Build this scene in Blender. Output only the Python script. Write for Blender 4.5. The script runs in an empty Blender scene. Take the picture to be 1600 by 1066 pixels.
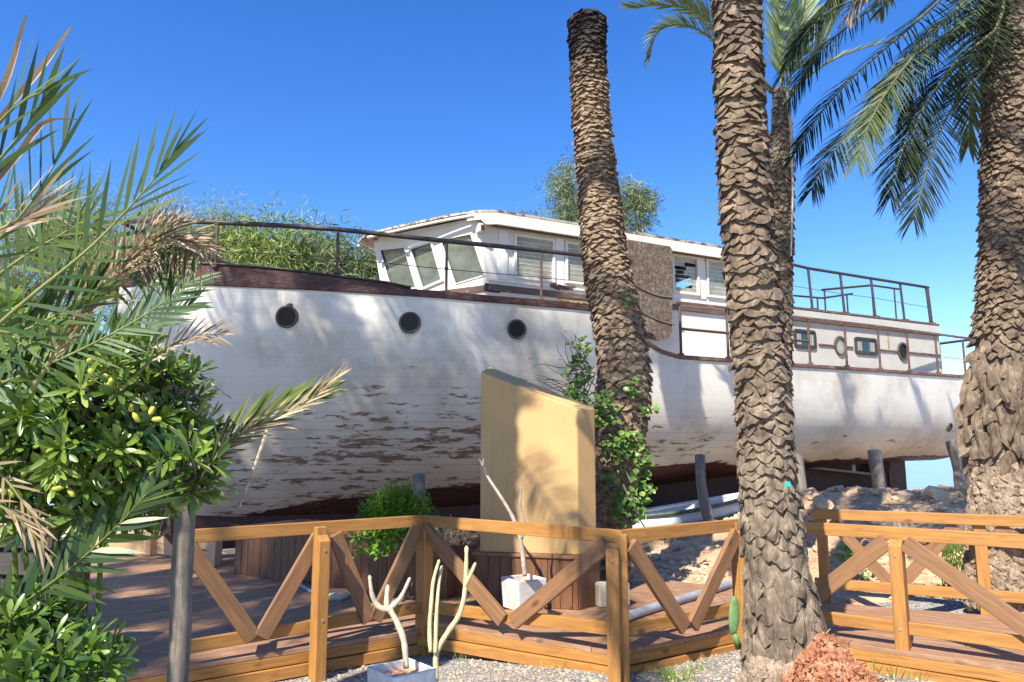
import bpy, math, random
from mathutils import Vector, Matrix, noise
R = math.radians
V = Vector
C = bpy.context.scene.collection
sc = bpy.context.scene
# ------------------------------------------------------------------ camera, world, sun, exposure
PITCH = math.atan(167 / 1155)
cam_d = bpy.data.cameras.new('camera'); cam = bpy.data.objects.new('camera', cam_d); C.objects.link(cam)
cam_d.sensor_width = 36; cam_d.lens = 1155 / 1600 * 36; cam_d.clip_end = 20000; cam_d.clip_start = .05
cam.location = (0, 0, 1.6); cam.rotation_euler = (R(90) + PITCH, 0, 0)
sc.camera = cam
SUN_EL, SUN_AZ = 47, 30          # degrees; azimuth left of straight behind the camera
to_sun = V((-math.sin(R(SUN_AZ)) * math.cos(R(SUN_EL)), -math.cos(R(SUN_AZ)) * math.cos(R(SUN_EL)), math.sin(R(SUN_EL))))
w = bpy.data.worlds.new('World'); sc.world = w; w.use_nodes = True
nt = w.node_tree; nt.nodes.clear()
sky = nt.nodes.new('ShaderNodeTexSky'); sky.sky_type = 'NISHITA'; sky.sun_disc = False
sky.sun_elevation = R(SUN_EL); sky.sun_rotation = math.atan2(to_sun.x, to_sun.y)
sky.altitude = 0; sky.air_density = 1.0; sky.dust_density = 0.15; sky.ozone_density = 4.0
bg = nt.nodes.new('ShaderNodeBackground'); bg.inputs[1].default_value = .13
wo = nt.nodes.new('ShaderNodeOutputWorld')
hs = nt.nodes.new('ShaderNodeHueSaturation'); hs.inputs['Saturation'].default_value = 1.30; hs.inputs['Hue'].default_value = .513; hs.inputs['Value'].default_value = 1.05; nt.links.new(sky.outputs[0], hs.inputs['Color']); nt.links.new(hs.outputs[0], bg.inputs[0]); nt.links.new(bg.outputs[0], wo.inputs[0])
sl = bpy.data.lights.new('sun', 'SUN'); sl.energy = 5.0; sl.angle = R(.5); sl.color = (1, .93, .80)
so = bpy.data.objects.new('sun', sl); C.objects.link(so); so.rotation_euler = to_sun.to_track_quat('Z', 'Y').to_euler(); so.location = (-10, -15, 20)
sc.view_settings.view_transform = 'Standard'; sc.view_settings.look = 'None'
sc.view_settings.exposure = 0.90; sc.view_settings.gamma = 1
sc.cycles.max_bounces = 6; sc.cycles.transparent_max_bounces = 12
random.seed(7)
rnd = random.random
def ru(a, b): return a + (b - a) * rnd()

# ------------------------------------------------------------------ survey: pixel of the 1600 px photo -> point in the place
F_ = 1155.
def ray(px, py):
    u = (px - 800) / F_; v = (533 - py) / F_
    return V((u, math.cos(PITCH) - v * math.sin(PITCH), math.sin(PITCH) + v * math.cos(PITCH)))
def atY(px, py, Y): r = ray(px, py); return V((0, 0, 1.6)) + r * (Y / r.y)
def atZ(px, py, z): r = ray(px, py); return V((0, 0, 1.6)) + r * ((z - 1.6) / r.z)
BA = R(27); C0 = V((-.22, 13.4, 0)); BU = V((math.cos(BA), math.sin(BA), 0)); BN = V((-math.sin(BA), math.cos(BA), 0))
def atT(px, py, t):               # point on the boat's lengthwise plane t, in boat coordinates (s, t, z)
    r = ray(px, py); o = V((0, 0, 1.6)) - C0
    k = (t - o.dot(BN)) / r.dot(BN); p = o + r * k
    return V((p.dot(BU), t, p.z))
def lerp(a, b, t): return a + (b - a) * t
def interp(x, xs, ys):
    if x <= xs[0]: return ys[0]
    for i in range(1, len(xs)):
        if x <= xs[i]: return lerp(ys[i - 1], ys[i], (x - xs[i - 1]) / (xs[i] - xs[i - 1]))
    return ys[-1]

# ------------------------------------------------------------------ mesh helpers
class MB:
    def __init__(s): s.v = []; s.f = []; s.g = []; s.r = 0.
    def add(s, vs, fs, g=None):
        n = len(s.v); s.v += [V(p) for p in vs]; s.f += [tuple(i + n for i in f) for f in fs]
        s.g += g if g else [(p[0], p[1], p[2] + s.r) for p in vs]
    def box(s, o, ax, ay, az, L, W, H):     # centre o, unit axes, full dims; grain runs along ax
        k = ru(0, 50); k2 = ru(0, 50); vs = []; g = []
        for i in (-.5, .5):
            for j in (-.5, .5):
                for m in (-.5, .5):
                    vs.append(V(o) + V(ax) * (i * L) + V(ay) * (j * W) + V(az) * (m * H)); g.append((i * L + k, j * W + k2, m * H + k))
        s.add(vs, [(0, 1, 3, 2), (4, 6, 7, 5), (0, 4, 5, 1), (2, 3, 7, 6), (0, 2, 6, 4), (1, 5, 7, 3)], g)
    def abox(s, x0, x1, y0, y1, z0, z1): s.box(((x0 + x1) / 2, (y0 + y1) / 2, (z0 + z1) / 2), V((1, 0, 0)), V((0, 1, 0)), V((0, 0, 1)), x1 - x0, y1 - y0, z1 - z0)
    def beam(s, a, b, W, H, up=V((0, 0, 1))):   # H is measured along up
        a = V(a); b = V(b); ax = (b - a).normalized(); ay = up.cross(ax).normalized(); az = ax.cross(ay)
        s.box((a + b) / 2, ax, ay, az, (b - a).length, W, H)
    def prism(s, pts, vec, gax=None):
        pts = [V(p) for p in pts]; n = len(pts); vec = V(vec); k = ru(0, 50); k2 = ru(0, 50)
        vs = pts + [p + vec for p in pts]
        g = None
        if gax:
            ax = V(gax).normalized(); nn = vec.normalized(); ay = nn.cross(ax)
            g = [(p.dot(ax) + k, p.dot(ay) + k2, p.dot(nn) + k) for p in vs]
        s.add(vs, [tuple(range(n))[::-1], tuple(range(n, 2 * n))] + [(i, (i + 1) % n, n + (i + 1) % n, n + i) for i in range(n)], g)
    def tube(s, pts, rad, n=8, cap=True, wob=0):
        pts = [V(p) for p in pts]; m = len(pts)
        if not hasattr(rad, '__len__'): rad = [rad] * m
        k = ru(0, 50); vs = []; fs = []; g = []; up = None; run = 0
        for i, p in enumerate(pts):
            T = (pts[min(i + 1, m - 1)] - pts[max(i - 1, 0)]).normalized()
            if up is None: up = V((0, 0, 1)) if abs(T.z) < .9 else V((1, 0, 0))
            a = T.cross(up).normalized(); b = a.cross(T).normalized(); up = b
            if i: run += (p - pts[i - 1]).length
            for j in range(n):
                th = 2 * math.pi * j / n; rr = rad[i] * (1 + (ru(-wob, wob) if wob else 0))
                vs.append(p + a * (math.cos(th) * rr) + b * (math.sin(th) * rr)); g.append((run + k, math.cos(th) * rr + k, math.sin(th) * rr + k))
        for i in range(m - 1):
            for j in range(n): fs.append((i * n + j, i * n + (j + 1) % n, (i + 1) * n + (j + 1) % n, (i + 1) * n + j))
        if cap: fs += [tuple(range(n))[::-1], tuple(range((m - 1) * n, m * n))]
        s.add(vs, fs, g)
    def build(s, name, mat, parent=None, smooth=False, bevel=0, attrs=None, loc=None):
        me = bpy.data.meshes.new(name)
        vs = [p - V(loc) for p in s.v] if loc is not None else s.v
        me.from_pydata([tuple(p) for p in vs], [], s.f); me.update()
        a = me.attributes.new('gc', 'FLOAT_VECTOR', 'POINT'); a.data.foreach_set('vector', [c for p in s.g for c in p])
        if attrs:
            for k, vals in attrs.items():
                a = me.attributes.new(k, 'FLOAT', 'POINT'); a.data.foreach_set('value', vals)
        me.materials.append(mat)
        if smooth: me.polygons.foreach_set('use_smooth', [True] * len(me.polygons))
        o = bpy.data.objects.new(name, me); C.objects.link(o)
        if loc is not None: o.location = loc
        if parent: o.parent = parent
        if bevel:
            m = o.modifiers.new('bevel', 'BEVEL'); m.width = bevel; m.segments = 2; m.limit_method = 'ANGLE'
        return o
def tag(o, label=None, cat=None, group=None, kind=None):
    if label: o['label'] = label
    if cat: o['category'] = cat
    if group: o['group'] = group
    if kind: o['kind'] = kind
    return o
def empty(name, loc=(0, 0, 0), rz=0, **k):
    o = bpy.data.objects.new(name, None); C.objects.link(o); o.location = loc; o.rotation_euler = (0, 0, rz); o.empty_display_size = .2
    return tag(o, **k)
def under(o, root):               # parent a world-built part to a thing whose base is moved and turned
    o.parent = root; o.matrix_parent_inverse = (Matrix.Translation(root.location) @ root.rotation_euler.to_matrix().to_4x4()).inverted()
    return o

# ------------------------------------------------------------------ materials
def newmat(name):
    m = bpy.data.materials.new(name); m.use_nodes = True; nt = m.node_tree
    return m, nt, nt.nodes['Principled BSDF']
def N(nt, t, **k):
    n = nt.nodes.new(t)
    for a, b in k.items(): setattr(n, a, b)
    return n
def ramp(nt, fac, stops):
    r = N(nt, 'ShaderNodeValToRGB'); e = r.color_ramp.elements
    while len(e) < len(stops): e.new(.5)
    for i, (p, c) in enumerate(stops): e[i].position = p; e[i].color = (*c, 1) if len(c) == 3 else c
    nt.links.new(fac, r.inputs[0]); return r
def coords(nt, src, scale):
    if src == 'Object': c = N(nt, 'ShaderNodeTexCoord').outputs['Object']
    else: a = N(nt, 'ShaderNodeAttribute'); a.attribute_name = src; c = a.outputs['Vector']
    mp = N(nt, 'ShaderNodeMapping'); mp.inputs['Scale'].default_value = scale; nt.links.new(c, mp.inputs[0]); return mp.outputs[0]
def noisen(nt, co, scale, detail=4, rough=.55, dist=0):
    n = N(nt, 'ShaderNodeTexNoise'); n.inputs['Scale'].default_value = scale; n.inputs['Detail'].default_value = detail
    n.inputs['Roughness'].default_value = rough; n.inputs['Distortion'].default_value = dist; nt.links.new(co, n.inputs['Vector']); return n.outputs[0]
def math_(nt, op, a, b=None, clamp=False):
    n = N(nt, 'ShaderNodeMath', operation=op); n.use_clamp = clamp
    for i, x in enumerate((a, b)):
        if x is None: continue
        if isinstance(x, (int, float)): n.inputs[i].default_value = x
        else: nt.links.new(x, n.inputs[i])
    return n.outputs[0]
def mixc(nt, fac, a, b, mode='MIX'):
    n = N(nt, 'ShaderNodeMix', data_type='RGBA', blend_type=mode)
    for s, x in ((0, fac), (6, a), (7, b)):
        if isinstance(x, (int, float)): n.inputs[s].default_value = x
        elif isinstance(x, tuple): n.inputs[s].default_value = (*x, 1)
        else: nt.links.new(x, n.inputs[s])
    return n.outputs[2]
def bump(nt, h, b, strength=.4, dist=.01):
    n = N(nt, 'ShaderNodeBump'); n.inputs['Strength'].default_value = strength; n.inputs['Distance'].default_value = dist
    nt.links.new(h, n.inputs['Height']); nt.links.new(n.outputs[0], b.inputs['Normal'])
def rough_mat(name, c1, c2, scale=5, stretch=(1, 1, 1), rough=.8, bs=.4, bd=.01, src='Object', fine=40, c3=None, metal=0):
    m, nt, b = newmat(name)
    co = coords(nt, src, stretch)
    n1 = noisen(nt, co, scale, 6, .65); n2 = noisen(nt, co, fine, 4, .6)
    f = math_(nt, 'ADD', math_(nt, 'MULTIPLY', n1, .65), math_(nt, 'MULTIPLY', n2, .35))
    st = [(.36, c1), (.62, c2)] if c3 is None else [(.34, c1), (.5, c2), (.66, c3)]
    r = ramp(nt, f, st); nt.links.new(r.outputs[0], b.inputs['Base Color'])
    b.inputs['Roughness'].default_value = rough; b.inputs['Metallic'].default_value = metal
    if bs: bump(nt, f, b, bs, bd)
    return m
def wood_mat(name, dark, light, rough=.6, grain=1., knots=True, worn=None, wornamt=.6, ridged=False):
    m, nt, b = newmat(name)
    co = coords(nt, 'gc', (1, 1, 1))
    st = coords(nt, 'gc', (1.2, 14, 14)); st2 = coords(nt, 'gc', (3, 90, 90))
    n1 = noisen(nt, st, 2.2 * grain, 5, .6, .8); n2 = noisen(nt, st2, 1.5, 3, .6)
    f = math_(nt, 'ADD', math_(nt, 'MULTIPLY', n1, .7), math_(nt, 'MULTIPLY', n2, .3))
    r = ramp(nt, f, [(.36, dark), (.6, light)]); col = r.outputs[0]
    big = noisen(nt, co, 1.1, 2, .5)
    col = mixc(nt, math_(nt, 'MULTIPLY', big, .55), col, tuple(c * .62 for c in light))
    if knots:
        vo = N(nt, 'ShaderNodeTexVoronoi'); vo.inputs['Scale'].default_value = 2.6
        nt.links.new(coords(nt, 'gc', (1, 2.2, 2.2)), vo.inputs['Vector'])
        k = ramp(nt, vo.outputs['Distance'], [(.06, (1, 1, 1)), (.15, (0, 0, 0))])
        col = mixc(nt, math_(nt, 'MULTIPLY', k.outputs[0], .75), col, tuple(c * .4 for c in dark))
    if worn:
        n3 = noisen(nt, coords(nt, 'gc', (2, 5, 5)), 2.5, 6, .7)
        k = ramp(nt, n3, [(.48, (0, 0, 0)), (.66, (1, 1, 1))])
        col = mixc(nt, math_(nt, 'MULTIPLY', k.outputs[0], wornamt), col, worn)
    nt.links.new(col, b.inputs['Base Color']); b.inputs['Roughness'].default_value = rough
    if ridged:
        wv = N(nt, 'ShaderNodeTexWave', bands_direction='Z'); wv.inputs['Scale'].default_value = 22
        nt.links.new(co, wv.inputs['Vector']); f = math_(nt, 'ADD', wv.outputs['Fac'], f)
    bump(nt, f, b, .45, .004)
    return m
def leaf_mat(name, cols, trans=.35, rough=.5, spec=.4, scale=1.5):
    m, nt, b = newmat(name)
    a = N(nt, 'ShaderNodeAttribute'); a.attribute_name = 'gc'
    sx = N(nt, 'ShaderNodeSeparateXYZ'); nt.links.new(a.outputs['Vector'], sx.inputs[0])
    n = noisen(nt, coords(nt, 'Object', (1, 1, 1)), scale, 2)
    f = math_(nt, 'ADD', math_(nt, 'MULTIPLY', sx.outputs[2], .75), math_(nt, 'MULTIPLY', n, .3))
    st = [(i / max(1, len(cols) - 1), c) for i, c in enumerate(cols)]
    r = ramp(nt, f, st); nt.links.new(r.outputs[0], b.inputs['Base Color'])
    b.inputs['Roughness'].default_value = rough; b.inputs['Specular IOR Level'].default_value = spec
    t = N(nt, 'ShaderNodeBsdfTranslucent'); g = mixc(nt, .5, r.outputs[0], (.16, .24, .02)); nt.links.new(g, t.inputs[0])
    mx = N(nt, 'ShaderNodeMixShader'); mx.inputs[0].default_value = trans
    nt.links.new(b.outputs[0], mx.inputs[1]); nt.links.new(t.outputs[0], mx.inputs[2])
    nt.links.new(mx.outputs[0], nt.nodes['Material Output'].inputs[0]); return m
def glass_mat(name, col, alpha, rough=.08):
    m, nt, b = newmat(name)
    n = noisen(nt, coords(nt, 'Object', (1, 1, 1.5)), 3, 5, .65); r = ramp(nt, n, [(.35, tuple(c * .6 for c in col)), (.65, col)])
    nt.links.new(r.outputs[0], b.inputs['Base Color']); b.inputs['Alpha'].default_value = alpha; b.inputs['Roughness'].default_value = rough
    b.inputs['Specular IOR Level'].default_value = .8; return m
def peel_mat(name, paint, under, thr, stretch=(2, 2, 7), scale=2.4, rough=.6, paint2=None):
    m, nt, b = newmat(name)
    n = noisen(nt, coords(nt, 'Object', stretch), scale, 7, .68, .3)
    k = ramp(nt, n, [(thr, (0, 0, 0)), (thr + .015, (1, 1, 1))]).outputs[0]
    n2 = noisen(nt, coords(nt, 'Object', (1, 1, 1)), 1.7, 6, .7)
    pc = mixc(nt, ramp(nt, n2, [(.4, (0, 0, 0)), (.7, (1, 1, 1))]).outputs[0], paint, paint2 or tuple(c * .8 for c in paint))
    n3 = noisen(nt, coords(nt, 'Object', (3, 3, 25)), 6, 4)
    uc = ramp(nt, n3, [(.35, tuple(c * .45 for c in under)), (.65, under)]).outputs[0]
    nt.links.new(mixc(nt, k, pc, uc), b.inputs['Base Color']); b.inputs['Roughness'].default_value = rough
    bump(nt, math_(nt, 'ADD', math_(nt, 'MULTIPLY', k, -1), math_(nt, 'MULTIPLY', n3, .3)), b, .4, .004); return m
M = {}
M['gravel'] = None
def gravel():
    m, nt, b = newmat('gravel'); co = coords(nt, 'Object', (1, 1, 1))
    vo = N(nt, 'ShaderNodeTexVoronoi'); vo.inputs['Scale'].default_value = 55; nt.links.new(co, vo.inputs['Vector'])
    hs = N(nt, 'ShaderNodeSeparateColor'); nt.links.new(vo.outputs['Color'], hs.inputs[0])
    r = ramp(nt, hs.outputs[0], [(0, (.16, .15, .14)), (.5, (.30, .285, .26)), (1, (.5, .47, .43))])
    n = noisen(nt, co, 1.3, 5, .6); c = mixc(nt, ramp(nt, n, [(.5, (0, 0, 0)), (.7, (.5, .5, .5))]).outputs[0], r.outputs[0], (.28, .2, .14))
    nt.links.new(c, b.inputs['Base Color']); b.inputs['Roughness'].default_value = .9
    bump(nt, math_(nt, 'MULTIPLY', vo.outputs['Distance'], -1), b, 1, .02); return m
M['gravel'] = gravel()
M['earth'] = rough_mat('earth', (.30, .19, .105), (.62, .43, .265), 3, bs=.8, bd=.05, fine=28)
M['rock'] = rough_mat('rock', (.33, .235, .14), (.68, .50, .33), 4, bs=.8, bd=.02, rough=.9)
M['redsoil'] = rough_mat('redsoil', (.16, .05, .022), (.36, .135, .06), 6, bs=1, bd=.04, fine=45, c3=(.42, .26, .16))
M['redsoil2'] = rough_mat('redsoil2', (.16, .055, .025), (.36, .14, .065), 12, bs=.6, bd=.02, fine=70, c3=(.42, .29, .18))
M['timber'] = wood_mat('timber', (.28, .115, .026), (.50, .24, .060), .6)
M['timber_brown'] = wood_mat('timber_brown', (.17, .08, .035), (.32, .165, .075), .6)
M['timber_pale'] = wood_mat('timber_pale', (.46, .29, .15), (.68, .46, .26), .7, ridged=True)
M['deck'] = wood_mat('deck', (.19, .088, .045), (.40, .22, .125), .65, worn=(.47, .32, .20), wornamt=.5)
M['planter'] = wood_mat('planter', (.10, .04, .02), (.24, .11, .05), .55)
M['greywood'] = wood_mat('greywood', (.07, .06, .052), (.24, .205, .165), .8, worn=(.36, .31, .25), wornamt=.4)  # weathered grey, tone lowered further to stand in for shade on the round post
M['prop'] = wood_mat('prop', (.09, .075, .065), (.25, .215, .18), .8)
M['bark_p'] = rough_mat('bark_p', (.055, .04, .03), (.165, .125, .085), 7, bs=.9, bd=.02, rough=.9, c3=(.30, .24, .17), fine=45)
def bark_p():
    m, nt, b = newmat('bark_p'); n1 = noisen(nt, coords(nt, 'Object', (1, 1, .8)), 7, 6, .65); n2 = noisen(nt, coords(nt, 'Object', (3, 3, .6)), 14, 5, .7)
    f = math_(nt, 'ADD', math_(nt, 'MULTIPLY', n1, .6), math_(nt, 'MULTIPLY', n2, .4))
    up = ramp(nt, f, [(.36, (.05, .034, .023)), (.5, (.15, .105, .068)), (.64, (.30, .22, .145))]).outputs[0]
    lo = ramp(nt, f, [(.36, (.06, .043, .03)), (.5, (.17, .125, .085)), (.64, (.34, .27, .185))]).outputs[0]
    sx = N(nt, 'ShaderNodeSeparateXYZ'); nt.links.new(N(nt, 'ShaderNodeTexCoord').outputs['Object'], sx.inputs[0])
    k = ramp(nt, math_(nt, 'MULTIPLY', math_(nt, 'ADD', sx.outputs[2], n1), .2), [(.35, (1, 1, 1)), (.75, (0, 0, 0))]).outputs[0]
    nt.links.new(mixc(nt, k, up, lo), b.inputs['Base Color']); b.inputs['Roughness'].default_value = .92; bump(nt, f, b, .9, .02); return m
M['bark_p'] = bark_p()
M['bark_r'] = rough_mat('bark_r', (.05, .035, .025), (.155, .112, .075), 8, bs=.9, bd=.02, rough=.9, c3=(.36, .29, .21), fine=45)
M['fibre'] = rough_mat('fibre', (.09, .065, .045), (.30, .22, .15), 14, stretch=(1, 1, .5), bs=1, bd=.03, rough=.95, fine=70, c3=(.48, .37, .26))
def bark_l():
    m, nt, b = newmat('bark_l'); co = coords(nt, 'Object', (1, 1, 1))
    n1 = noisen(nt, coords(nt, 'Object', (1, 1, 2)), 9, 6, .65)
    r = ramp(nt, n1, [(.34, (.08, .05, .032)), (.5, (.23, .16, .10)), (.66, (.38, .28, .19))])
    sx = N(nt, 'ShaderNodeSeparateXYZ'); nt.links.new(N(nt, 'ShaderNodeTexCoord').outputs['Object'], sx.inputs[0])
    z = math_(nt, 'ADD', sx.outputs[2], math_(nt, 'MULTIPLY', noisen(nt, co, 3, 4), .9))
    k = ramp(nt, math_(nt, 'MULTIPLY', z, .1), [(.655, (0, 0, 0)), (.70, (1, 1, 1))])
    nt.links.new(mixc(nt, math_(nt, 'MULTIPLY', k.outputs[0], .93), r.outputs[0], (.02, .017, .016)), b.inputs['Base Color'])
    b.inputs['Roughness'].default_value = .9; bump(nt, n1, b, .8, .02); return m
M['bark_l'] = bark_l()
M['frond'] = leaf_mat('frond', [(.02, .035, .012), (.05, .085, .02), (.11, .14, .04)], .25)
M['frond_shaded'] = leaf_mat('frond_shaded', [(.006, .011, .007), (.016, .028, .012), (.045, .062, .02)], .08, .6, .12)  # shade under the crown is put into this darker leaf colour
M['frond_pale'] = leaf_mat('frond_pale', [(.12, .17, .05), (.25, .32, .12), (.42, .46, .24)], .3)
M['frond_near'] = leaf_mat('frond_near', [(.012, .035, .008), (.05, .10, .015), (.18, .23, .05)], .3, .38, .5)
M['frond_blue'] = leaf_mat('frond_blue', [(.05, .10, .035), (.11, .18, .08), (.24, .30, .14)], .25, .45)
M['dry'] = leaf_mat('dry', [(.13, .075, .04), (.36, .25, .15), (.6, .48, .33)], .2, .7, .2)
M['stalk'] = rough_mat('stalk', (.10, .13, .03), (.26, .26, .08), 4, bs=.2)
M['shrub'] = leaf_mat('shrub', [(.010, .028, .006), (.035, .085, .012), (.10, .19, .022), (.24, .33, .06), (.40, .45, .10)], .22, .28, .6, 3)
M['pod'] = leaf_mat('pod', [(.4, .42, .05), (.55, .55, .08)], .15, .5)
M['basil'] = leaf_mat('basil', [(.05, .16, .012), (.14, .34, .025), (.34, .56, .06)], .4, .5)
M['ivy'] = leaf_mat('ivy', [(.05, .12, .02), (.13, .25, .04), (.3, .42, .10)], .3, .35)
M['tree1'] = leaf_mat('tree1', [(.12, .18, .05), (.26, .34, .10), (.42, .50, .19)], .3, .6, .2)
M['tree2'] = leaf_mat('tree2', [(.09, .13, .06), (.20, .26, .13), (.36, .40, .23)], .3, .6, .2)
M['grass'] = leaf_mat('grass', [(.07, .14, .02), (.2, .3, .05), (.4, .42, .15)], .3)
M['twig'] = rough_mat('twig', (.1, .07, .05), (.3, .23, .17), 8, bs=.3)
M['twig_pale'] = rough_mat('twig_pale', (.32, .28, .22), (.5, .46, .4), 8, bs=.3)
M['stem'] = rough_mat('stem', (.42, .32, .20), (.68, .60, .46), 14, bs=.5, bd=.006, fine=60)
M['stem_grey'] = rough_mat('stem_grey', (.30, .23, .17), (.55, .48, .40), 14, bs=.5, bd=.006, fine=60)
M['stem_yellow'] = rough_mat('stem_yellow', (.42, .34, .15), (.66, .58, .34), 14, bs=.5, bd=.006, fine=60)
M['pot'] = rough_mat('pot', (.50, .46, .40), (.80, .79, .76), 5, rough=.7, bs=.35, bd=.006, fine=50)
M['terracotta'] = rough_mat('terracotta', (.42, .2, .1), (.66, .38, .2), 10, bs=.6)
M['stucco'] = rough_mat('stucco', (.53, .305, .112), (.60, .352, .128), 1.6, rough=.85, bs=.55, bd=.004, fine=120)
def stucco():
    m, nt, b = newmat('stucco'); n = noisen(nt, coords(nt, 'Object', (1, 1, 1)), 1.4, 5, .6); n2 = noisen(nt, coords(nt, 'Object', (6, 6, .5)), 2, 5, .7); g = noisen(nt, coords(nt, 'Object', (1, 1, 1)), 130, 3)
    c = ramp(nt, n, [(.35, (.55, .335, .14)), (.65, (.64, .40, .165))]).outputs[0]
    c = mixc(nt, ramp(nt, n2, [(.5, (0, 0, 0)), (.75, (.45, .45, .45))]).outputs[0], c, (.40, .25, .12))
    vo = N(nt, 'ShaderNodeTexVoronoi', feature='DISTANCE_TO_EDGE'); vo.inputs['Scale'].default_value = 1.1; nt.links.new(coords(nt, 'Object', (1, 1, 1.3)), vo.inputs['Vector'])
    cr = ramp(nt, math_(nt, 'ADD', vo.outputs['Distance'], math_(nt, 'MULTIPLY', noisen(nt, coords(nt, 'Object', (1, 1, 1)), 6, 4), .03)), [(.014, (.2, .2, .2)), (.020, (0, 0, 0))]).outputs[0]
    nt.links.new(mixc(nt, cr, c, (.32, .2, .1)), b.inputs['Base Color']); b.inputs['Roughness'].default_value = .88; bump(nt, g, b, .6, .004); return m
M['stucco'] = stucco()
M['limestone'] = rough_mat('limestone', (.5, .43, .3), (.7, .62, .46), 7, bs=.5)
M['stalk_dark'] = rough_mat('stalk_dark', (.05, .055, .02), (.14, .14, .05), 4, bs=.2)
M['pvc'] = rough_mat('pvc', (.24, .255, .27), (.36, .375, .39), 5, rough=.45, bs=.05)
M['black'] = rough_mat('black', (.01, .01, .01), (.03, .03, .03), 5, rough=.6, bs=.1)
M['cactus'] = rough_mat('cactus', (.07, .16, .05), (.16, .28, .1), 12, rough=.6, bs=.3)
M['white'] = peel_mat('white', (.80, .77, .70), (.3, .22, .15), .72, (2, 2, 8), 3, paint2=(.72, .70, .64))
M['white_roof'] = peel_mat('white_roof', (.78, .74, .64), (.36, .27, .18), .66, (1.5, 3, 8), 4, paint2=(.7, .66, .56))
M['aft_white'] = peel_mat('aft_white', (.56, .54, .48), (.30, .22, .15), .68, (1, 1, 5), 4, paint2=(.47, .45, .40))  # white lowered so the colour carries the aft cabin's partial shade
M['pillar'] = rough_mat('pillar', (.76, .755, .74), (.83, .82, .80), 3, rough=.5, bs=.05)
M['redwood'] = peel_mat('redwood', (.075, .018, .014), (.13, .10, .085), .54, (1.2, 3, 10), 4, paint2=(.075, .02, .016))
M['aft_trim'] = peel_mat('aft_trim', (.17, .07, .045), (.30, .23, .18), .54, (1.2, 3, 10), 4, paint2=(.11, .055, .04))
M['keel'] = peel_mat('keel', (.05, .02, .016), (.10, .07, .055), .58, (1.2, 3, 10), 4, paint2=(.09, .03, .022))
M['strip'] = peel_mat('strip', (.14, .09, .07), (.4, .33, .26), .6, (1.2, 3, 10), 4)
M['eave'] = peel_mat('eave', (.17, .115, .075), (.38, .30, .22), .55, (2, 6, 6), 4)
M['roof_top'] = peel_mat('roof_top', (.55, .50, .42), (.22, .15, .10), .52, (2, 5, 6), 3)
M['rust'] = rough_mat('rust', (.06, .035, .03), (.15, .085, .06), 12, rough=.7, bs=.4, bd=.004)
M['darkrail'] = rough_mat('darkrail', (.025, .022, .022), (.075, .055, .05), 10, rough=.55, bs=.3, bd=.004)
M['bronze'] = rough_mat('bronze', (.055, .045, .038), (.13, .105, .08), 14, rough=.5, bs=.4, bd=.004)
M['glass_dark'] = glass_mat('glass_dark', (.012, .018, .015), 1, .35); M['glass_dark'].node_tree.nodes['Principled BSDF'].inputs['Specular IOR Level'].default_value = .25
M['glass_front'] = glass_mat('glass_front', (.20, .235, .20), .8)
M['glass_louvre'] = glass_mat('glass_louvre', (.46, .46, .36), .9, .25)
M['glass_blue'] = glass_mat('glass_blue', (.03, .06, .07), 1, .15)
M['board'] = wood_mat('board', (.28, .22, .14), (.52, .43, .29), .7, knots=False)
M['curtain'] = rough_mat('curtain', (.2, .2, .19), (.38, .38, .35), 12, stretch=(1, 1, .1), bs=.3)
M['letters'] = rough_mat('letters', (.08, .06, .03), (.14, .1, .05), 9, bs=.1)
M['name_board'] = wood_mat('name_board', (.38, .28, .14), (.56, .44, .24), .6, knots=False)
M['steel'] = rough_mat('steel', (.2, .2, .19), (.36, .35, .33), 9, rough=.5, bs=.2)
M['teal'] = rough_mat('teal', (.0, .38, .33), (.02, .5, .44), 5, rough=.4, bs=0)
M['dinghy_white'] = peel_mat('dinghy_white', (.62, .64, .64), (.3, .3, .28), .68, (2, 2, 5), 3)
M['dinghy_green'] = rough_mat('dinghy_green', (.05, .07, .05), (.1, .13, .1), 5, bs=.2)
def osb():
    m, nt, b = newmat('osb'); co = coords(nt, 'Object', (1, 1, 1))
    cols = []
    for i, sc_ in enumerate(((14, 14, 42), (38, 38, 13), (24, 24, 24))):
        vo = N(nt, 'ShaderNodeTexVoronoi'); vo.inputs['Scale'].default_value = 1; mp = coords(nt, 'Object', sc_)
        nt.links.new(mp, vo.inputs['Vector']); s = N(nt, 'ShaderNodeSeparateColor'); nt.links.new(vo.outputs['Color'], s.inputs[0]); cols.append(s.outputs[i])
    f = math_(nt, 'MULTIPLY', math_(nt, 'ADD', math_(nt, 'ADD', cols[0], cols[1]), cols[2]), .333)
    r = ramp(nt, f, [(.25, (.085, .062, .045)), (.6, (.16, .12, .09)), (.9, (.30, .235, .17))])
    nt.links.new(r.outputs[0], b.inputs['Base Color']); b.inputs['Roughness'].default_value = .85; bump(nt, f, b, .25, .002); return m
M['osb'] = osb()
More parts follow.
